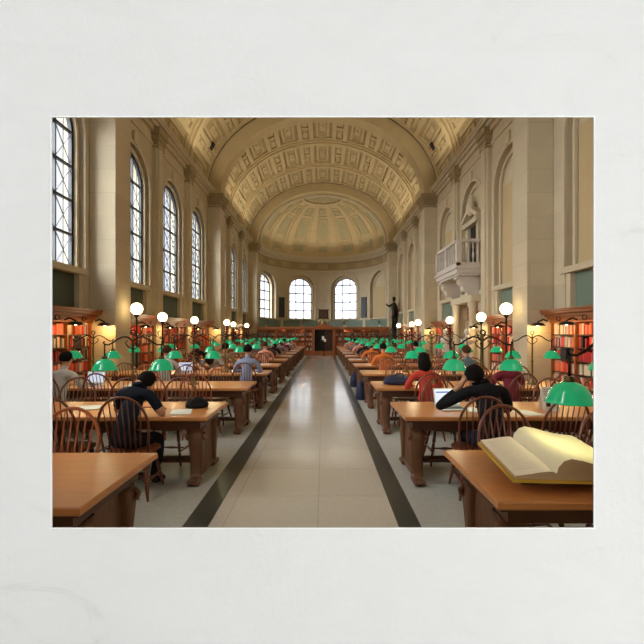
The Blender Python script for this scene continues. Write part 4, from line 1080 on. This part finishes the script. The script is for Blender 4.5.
        h.add(vs, fs, True)
        if long_: h.tube([(hx, hy - 0.02, hz + 0.07), (hx, hy - 0.03, hz - 0.02), (hx, hy - 0.05, hz - 0.11), (hx * 0.8, hy - 0.075, hz - 0.19)], [0.09, 0.108, 0.104, 0.055], 14)
        return h
    return me, hair(False).mesh('hair', M['hair_dark']), hair(True).mesh('hair', M['hair_dark'])
PT = {k: person_meshes(k) for k in ('reading', 'head_on_hand', 'bowed')}
def person(kind, x, y, rz, shirt, pants, label, hair='hair_dark', long_=False, scale=1.0, group=None):
    t = thing('person', label, 'person', (x, y, 0), rz); t.scale = (scale,) * 3
    b = bpy.data.objects.new('body', PT[kind][0]); COL.objects.link(b); b.parent = t
    for i, m_ in ((1, M[shirt]), (2, M[pants])): b.material_slots[i].link = 'OBJECT'; b.material_slots[i].material = m_
    h = bpy.data.objects.new('hair', PT[kind][2 if long_ else 1]); COL.objects.link(h); h.parent = t
    h.material_slots[0].link = 'OBJECT'; h.material_slots[0].material = M[hair]
    if group: t['group'] = group
    return t
def row_near(k): return ROWY[k] - TW / 2 - 0.17
def row_far(k): return ROWY[k] + TW / 2 + 0.17
person('bowed', -1.88, 4.08, -0.28, 'c_navy', 'c_black', 'person in black T-shirt bent over a book at the second left table', scale=0.99)
person('head_on_hand', 1.90, 4.03, 0.06, 'c_black', 'c_jean', 'person in black jacket leaning head on left hand at second right table', scale=1.03)
person('reading', 1.80, row_near(2) - 0.02, 0.05, 'c_red', 'c_jean', 'person with dark hair in red top, back turned, third right table', long_=True, scale=0.97)
person('bowed', 3.2, row_near(2), 0.1, 'c_maroon', 'c_black', 'person in maroon top hunched at the third right table behind the lamp', scale=0.97)
person('reading', 3.3, row_near(3), 0.2, 'c_slate', 'c_jean', 'person in slate blue shirt at the fourth right table', hair='hair_brown')
person('reading', -1.45, row_near(3) - 0.02, 0.0, 'c_blue', 'c_jean', 'person in light blue shirt seen from behind at the fourth left table', scale=1.02)
person('reading', -3.98, row_near(2), -0.2, 'c_white', 'c_tan', 'person in pale jacket working at a laptop at the left picture edge', scale=0.98)
person('bowed', -2.45, row_far(3), PI - 0.1, 'c_grey', 'c_jean', 'person with long hair facing the camera, far side of fourth left table', long_=True)
person('reading', -1.7, row_near(5), 0.15, 'c_pink', 'c_black', 'person in salmon top turned slightly at the sixth left table', hair='hair_brown')
person('reading', -2.48, row_near(4), 0.0, 'c_tan', 'c_jean', 'person in khaki top at the fifth left table')
person('reading', -3.2, row_near(3), 0.0, 'c_white', 'c_jean', 'person in off-white shirt at the fourth left table, farther from the aisle', hair='hair_brown')
person('reading', 1.8, row_near(4), 0.0, 'c_orange', 'c_jean', 'person in orange top with dark hair at the fifth right table')
person('bowed', 1.75, row_near(5), 0.0, 'c_orange', 'c_black', 'person in orange top bent low at the sixth right table', hair='hair_brown')
far = [(-1.6, 6, 1, 'c_black', 'black'), (-2.6, 6, 0, 'c_slate', 'slate'), (-1.4, 7, 1, 'c_grey', 'grey'), (-1.5, 8, 1, 'c_maroon', 'maroon'), (-2.4, 8, 0, 'c_white', 'white'), (-1.6, 9, 1, 'c_white', 'white'), (-1.5, 10, 1, 'c_pink', 'salmon'), (-2.5, 10, 0, 'c_navy', 'navy'),
       (1.5, 6, 1, 'c_black', 'black'), (2.5, 6, 0, 'c_maroon', 'maroon'), (1.6, 7, 1, 'c_pink', 'salmon'), (1.5, 8, 1, 'c_grey', 'grey'), (2.6, 8, 0, 'c_black', 'black'), (1.5, 9, 1, 'c_orange', 'orange'), (1.6, 10, 1, 'c_white', 'white'), (3.4, 5, 1, 'c_navy', 'navy'), (-3.6, 5, 1, 'c_black', 'black'), (2.3, 7, 0, 'c_slate', 'slate')]
for (x, k, near, c, cn) in far:
    x = math.copysign(min(CX, key=lambda q: abs(q - abs(x))), x)
    sn = 'left' if x < 0 else 'right'
    person('reading' if random.random() < .6 else 'bowed', x, row_near(k) if near else row_far(k), 0 if near else PI, c, 'c_jean', 'distant person in %s top seated at the %s side of the %s %s table' % (cn, 'near' if near else 'far', ORD[k], sn), hair=random.choice(('hair_dark', 'hair_brown')))

chairs = [o for o in COL.objects if o.name.startswith('windsor_chair') and o.parent is None and 'label' in o]
for p_ in [o for o in COL.objects if o.name.startswith('person')][2:]:     # each sitter's chair stands under the sitter
    c_ = min(chairs, key=lambda o: (o.location - p_.location).length)
    fwd = 1 if abs(p_.rotation_euler.z) < 1.5 else -1
    c_.location = (p_.location.x, p_.location.y + 0.05 * fwd, 0); c_.rotation_euler = p_.rotation_euler
# ------------------------------------------------------------------ things on the tables
TZ = 0.761
def laptop(x, y, rz, label):
    t = thing('laptop', label, 'laptop', (x, y, TZ), rz)
    p = MB(); p.bevbox(-0.16, 0.16, -0.11, 0.11, 0, 0.016, 0.004); p.build('base', M['laptop'], t)
    p = MB(); p.bevbox(-0.14, 0.14, -0.06, 0.09, 0.0162, 0.0175, 0.0005); p.build('keyboard', M['black'], t)
    a = math.radians(15); c, s = math.cos(a), math.sin(a)
    p = MB(); q = [(-0.16, 0.11, 0.012), (0.16, 0.11, 0.012), (0.16, 0.118, 0.010), (-0.16, 0.118, 0.010)]
    p.hexa(q + [(x_, y_ + 0.22 * s, z_ + 0.22 * c) for x_, y_, z_ in q]); p.build('lid', M['laptop'], t)
    p = MB(); z0, z1 = 0.03, 0.205
    p.hexa([(-0.148, 0.109 + z0 * s, 0.012 + z0 * c), (0.148, 0.109 + z0 * s, 0.012 + z0 * c), (0.148, 0.112 + z0 * s, 0.012 + z0 * c), (-0.148, 0.112 + z0 * s, 0.012 + z0 * c),
            (-0.148, 0.109 + z1 * s, 0.012 + z1 * c), (0.148, 0.109 + z1 * s, 0.012 + z1 * c), (0.148, 0.112 + z1 * s, 0.012 + z1 * c), (-0.148, 0.112 + z1 * s, 0.012 + z1 * c)])
    sc_ = p.build('screen', M['screen'], t)
    p = MB(); z2, z3 = 0.165, 0.18
    p.hexa([(-0.13, 0.1075 + z2 * s, 0.012 + z2 * c), (0.10, 0.1075 + z2 * s, 0.012 + z2 * c), (0.10, 0.109 + z2 * s, 0.012 + z2 * c), (-0.13, 0.109 + z2 * s, 0.012 + z2 * c),
            (-0.13, 0.1075 + z3 * s, 0.012 + z3 * c), (0.10, 0.1075 + z3 * s, 0.012 + z3 * c), (0.10, 0.109 + z3 * s, 0.012 + z3 * c), (-0.13, 0.109 + z3 * s, 0.012 + z3 * c)])
    p.build('title_bar', mat('blue title bar', (60, 90, 170), 0.4, emit=(60, 90, 170), estr=0.5), sc_)
laptop(1.68, 4.66, 0.12, 'open laptop with lit screen beside the person in black jacket')
laptop(-3.75, 6.75, -0.1, 'pale laptop in front of the person at the left picture edge')
laptop(-2.95, 8.95, 0, 'open laptop in front of the person in off-white shirt')
def papers(x, y, rz, label, w_=0.21, h_=0.29, n=2, z=TZ):
    t = MB()
    for k in range(n): 
        o_ = k * 0.008; t.box(-w_ / 2 + o_, w_ / 2 + o_, -h_ / 2 - o_, h_ / 2 - o_, k * 0.003, k * 0.003 + 0.003)
    o = t.build('paper_stack', M['paper'], None, (x, y, z)); o.rotation_euler = (0, 0, rz); tag(o, label, 'papers')
papers(-1.42, 4.50, 0.25, 'white sheets under the black bag on the second left table')
papers(1.95, 4.62, -0.2, 'loose white sheet on the second right table beside the laptop')
papers(2.45, 4.45, 0.3, 'white sheet beside the standing notice card', n=1)
papers(-3.0, 6.7, 0.1, 'pile of white papers on the third left table', 0.3, 0.3, 8)
papers(-2.6, 4.75, 0.4, 'white sheets on the second left table, away from the aisle', n=3)
papers(-1.5, 11.25, 0, 'white papers on the fifth left table edge', 0.4, 0.3, 3)
papers(-1.4, 15.7, 0, 'white papers on the seventh left table', 0.4, 0.3, 3)
papers(1.5, 13.5, 0, 'white papers on the sixth right table', 0.3, 0.3, 3)
# black bag on the second left table
def bag(x, y, z, rz, sx, sy, sz, m_, label, name='bag', cat='bag'):
    t = thing(name, label, cat, (x, y, z), rz)
    p = MB(); n = 16; vs = []; fs = []; prof = [(0.0, 0.86), (0.06, 1.0), (0.35, 1.02), (0.65, 0.92), (0.88, 0.66), (1.0, 0.2)]
    for zz, r in prof:
        for k in range(n):
            a = 2 * PI * k / n; wob = 1 + 0.06 * math.sin(3 * a + zz * 5)
            vs.append((sx * r * wob * math.copysign(abs(math.cos(a)) ** 0.7, math.cos(a)), sy * r * wob * math.copysign(abs(math.sin(a)) ** 0.7, math.sin(a)), sz * zz))
    for i in range(len(prof) - 1):
        for k in range(n): k2 = (k + 1) % n; fs.append((i * n + k, i * n + k2, (i + 1) * n + k2, (i + 1) * n + k))
    fs += [tuple(reversed(range(n))), tuple(range(len(vs) - n, len(vs)))]
    p.add(vs, fs, True); p.build('body', M[m_], t)
    p = MB(); p.tube([(-sx * 0.4, -sy * 0.7, sz * 0.75), (-sx * 0.2, -sy * 0.8, sz * 1.15), (sx * 0.2, -sy * 0.8, sz * 1.15), (sx * 0.4, -sy * 0.7, sz * 0.75)], 0.009, 6); p.build('handle', M['black'], t)
    p = MB(); p.bevbox(-sx * 0.6, sx * 0.6, -sy * 1.12, -sy * 0.8, sz * 0.1, sz * 0.45, 0.01); p.build('pocket', M[m_], t)
bag(-1.33, 4.78, TZ, 0.4, 0.13, 0.08, 0.11, 'c_black', 'small black bag on the second left table beside the white sheets')
bag(1.47, 6.95, TZ, 0.1, 0.24, 0.14, 0.17, 'navy', 'navy blue backpack lying on the third right table', 'backpack', 'backpack')
bag(1.16, 9.95, 0.0, 0.3, 0.17, 0.14, 0.48, 'navy', 'dark backpack on the floor by the fourth right table leg', 'backpack', 'backpack')
bag(1.18, 12.3, 0.0, 0.1, 0.18, 0.15, 0.46, 'navy', 'navy backpack on the floor farther along the right tables', 'backpack', 'backpack')
# standing notice card with padlock
t = thing('notice_card', 'white standing notice card with dark padlock emblem on second right table', 'sign', (2.78, 4.55, TZ), 0.05)
p = MB(); a = 0.16
p.hexa([(-0.09, 0, 0), (0.09, 0, 0), (0.09, 0.006, 0), (-0.09, 0.006, 0), (-0.09, 0.05, 0.27), (0.09, 0.05, 0.27), (0.09, 0.056, 0.27), (-0.09, 0.056, 0.27)]); p.build('card', M['paper'], t)
p = MB(); p.hexa([(-0.09, 0.11, 0), (0.09, 0.11, 0), (0.09, 0.116, 0), (-0.09, 0.116, 0), (-0.09, 0.052, 0.27), (0.09, 0.052, 0.27), (0.09, 0.058, 0.27), (-0.09, 0.058, 0.27)]); p.build('back_leg', M['paper'], t)
p = MB(); fz_ = lambda z: z * 0.05 / 0.27
def cardbox(x0, x1, z0, z1):
    p.hexa([(x0, fz_(z0) - 0.003, z0), (x1, fz_(z0) - 0.003, z0), (x1, fz_(z0) + 0.001, z0), (x0, fz_(z0) + 0.001, z0), (x0, fz_(z1) - 0.003, z1), (x1, fz_(z1) - 0.003, z1), (x1, fz_(z1) + 0.001, z1), (x0, fz_(z1) + 0.001, z1)])
cardbox(-0.055, -0.005, 0.05, 0.09); p.tube([(-0.03 + 0.017 * math.cos(PI * i / 8), fz_(0.095) - 0.002, 0.09 + 0.024 * math.sin(PI * i / 8)) for i in range(9)], 0.005, 6)
p.build('padlock_emblem', M['black'], t)
p = MB()
for z in (0.235, 0.215, 0.195, 0.175): cardbox(-0.07, 0.07 - 0.02 * (z < .2), z, z + 0.005)
p.build('text_lines', mat('grey print', (120, 118, 116), 0.6), t)

# ------------------------------------------------------------------ large open book on its sloping rest, nearest right table
bk = thing('open_book', 'large open book with yellowed pages on a yellow board, nearest right table', 'book', (1.56, 2.52, TZ), -0.06)
p = MB(); p.hexa([(-0.30, -0.31, 0.055), (0.36, -0.31, 0.055), (0.36, 0.30, 0.10), (-0.30, 0.30, 0.10), (-0.30, -0.31, 0.07), (0.36, -0.31, 0.07), (0.36, 0.30, 0.115), (-0.30, 0.30, 0.115)])
p.build('cover', M['gold_board'], bk)
p = MB(); p.hexa([(-0.2, -0.18, 0), (0.26, -0.18, 0), (0.26, 0.26, 0), (-0.2, 0.26, 0), (-0.2, -0.18, 0.062), (0.26, -0.18, 0.062), (0.26, 0.26, 0.095), (-0.2, 0.26, 0.095)]); p.build('rest', M['wood_dark'], bk)
def page(side, prof, m_top, nm):
    # prof: (x, height above board) from the spine outwards
    n = len(prof); top = []; ys = [(-0.30), 0.29]
    q = MB(); base = lambda y: 0.071 + (y + 0.31) * 0.045 / 0.61
    vs = []
    for y in ys:
        for x, h in prof: vs.append((x, y, base(y) + h))
    q.add(vs, [(i, i + 1, n + i + 1, n + i) for i in range(n - 1)], True)
    q.build(nm, m_top, bk)
    e_ = MB(); vs = []
    for y in ys:
        for x, h in prof: vs += [(x, y, base(y) + h - 0.0005), (x, y, base(y) + 0.0005)]
    f2 = []
    for r_ in (0, 1):
        o_ = r_ * 2 * n
        for i in range(n - 1): f2.append((o_ + 2 * i, o_ + 2 * i + 2, o_ + 2 * i + 3, o_ + 2 * i + 1))
    f2.append((2 * (n - 1), 2 * (n - 1) + 1, 2 * n + 2 * (n - 1) + 1, 2 * n + 2 * (n - 1)))
    e_.add(vs, f2); e_.build('page_block', M['page_edge'], bk)
page(-1, [(-0.06, 0.035), (-0.075, 0.044), (-0.10, 0.046), (-0.15, 0.040), (-0.20, 0.030), (-0.25, 0.022), (-0.285, 0.018)], M['page_old'], 'left_page')
page(1, [(-0.06, 0.035), (-0.05, 0.07), (-0.02, 0.105), (0.02, 0.118), (0.08, 0.108), (0.16, 0.085), (0.24, 0.07), (0.34, 0.060)], mat('bright page', (238, 226, 190), 0.7, noise=0.04), 'right_page')
for k in range(14):
    pass
tx = MB()
for k in range(16):
    y = 0.22 - k * 0.03; b_ = 0.071 + (y + 0.31) * 0.045 / 0.61
    tx.hexa([(-0.25, y, b_ + 0.0235), (-0.12, y, b_ + 0.0455), (-0.12, y + 0.006, b_ + 0.0455), (-0.25, y + 0.006, b_ + 0.0235), (-0.25, y, b_ + 0.0245), (-0.12, y, b_ + 0.0465), (-0.12, y + 0.006, b_ + 0.0465), (-0.25, y + 0.006, b_ + 0.0245)])
tx.build('print_lines', mat('faded print', (216, 201, 182), 0.7), bk)

for o in COL.objects:     # seat the aisle's furniture on the aisle's own axis
    if o.parent is None and o.name.split('.')[0] in ('reading_table', 'windsor_chair', 'reading_lamp', 'person', 'laptop', 'paper_stack', 'bag', 'backpack', 'notice_card', 'open_book', 'lamp_light'):
        o.location.x += AX
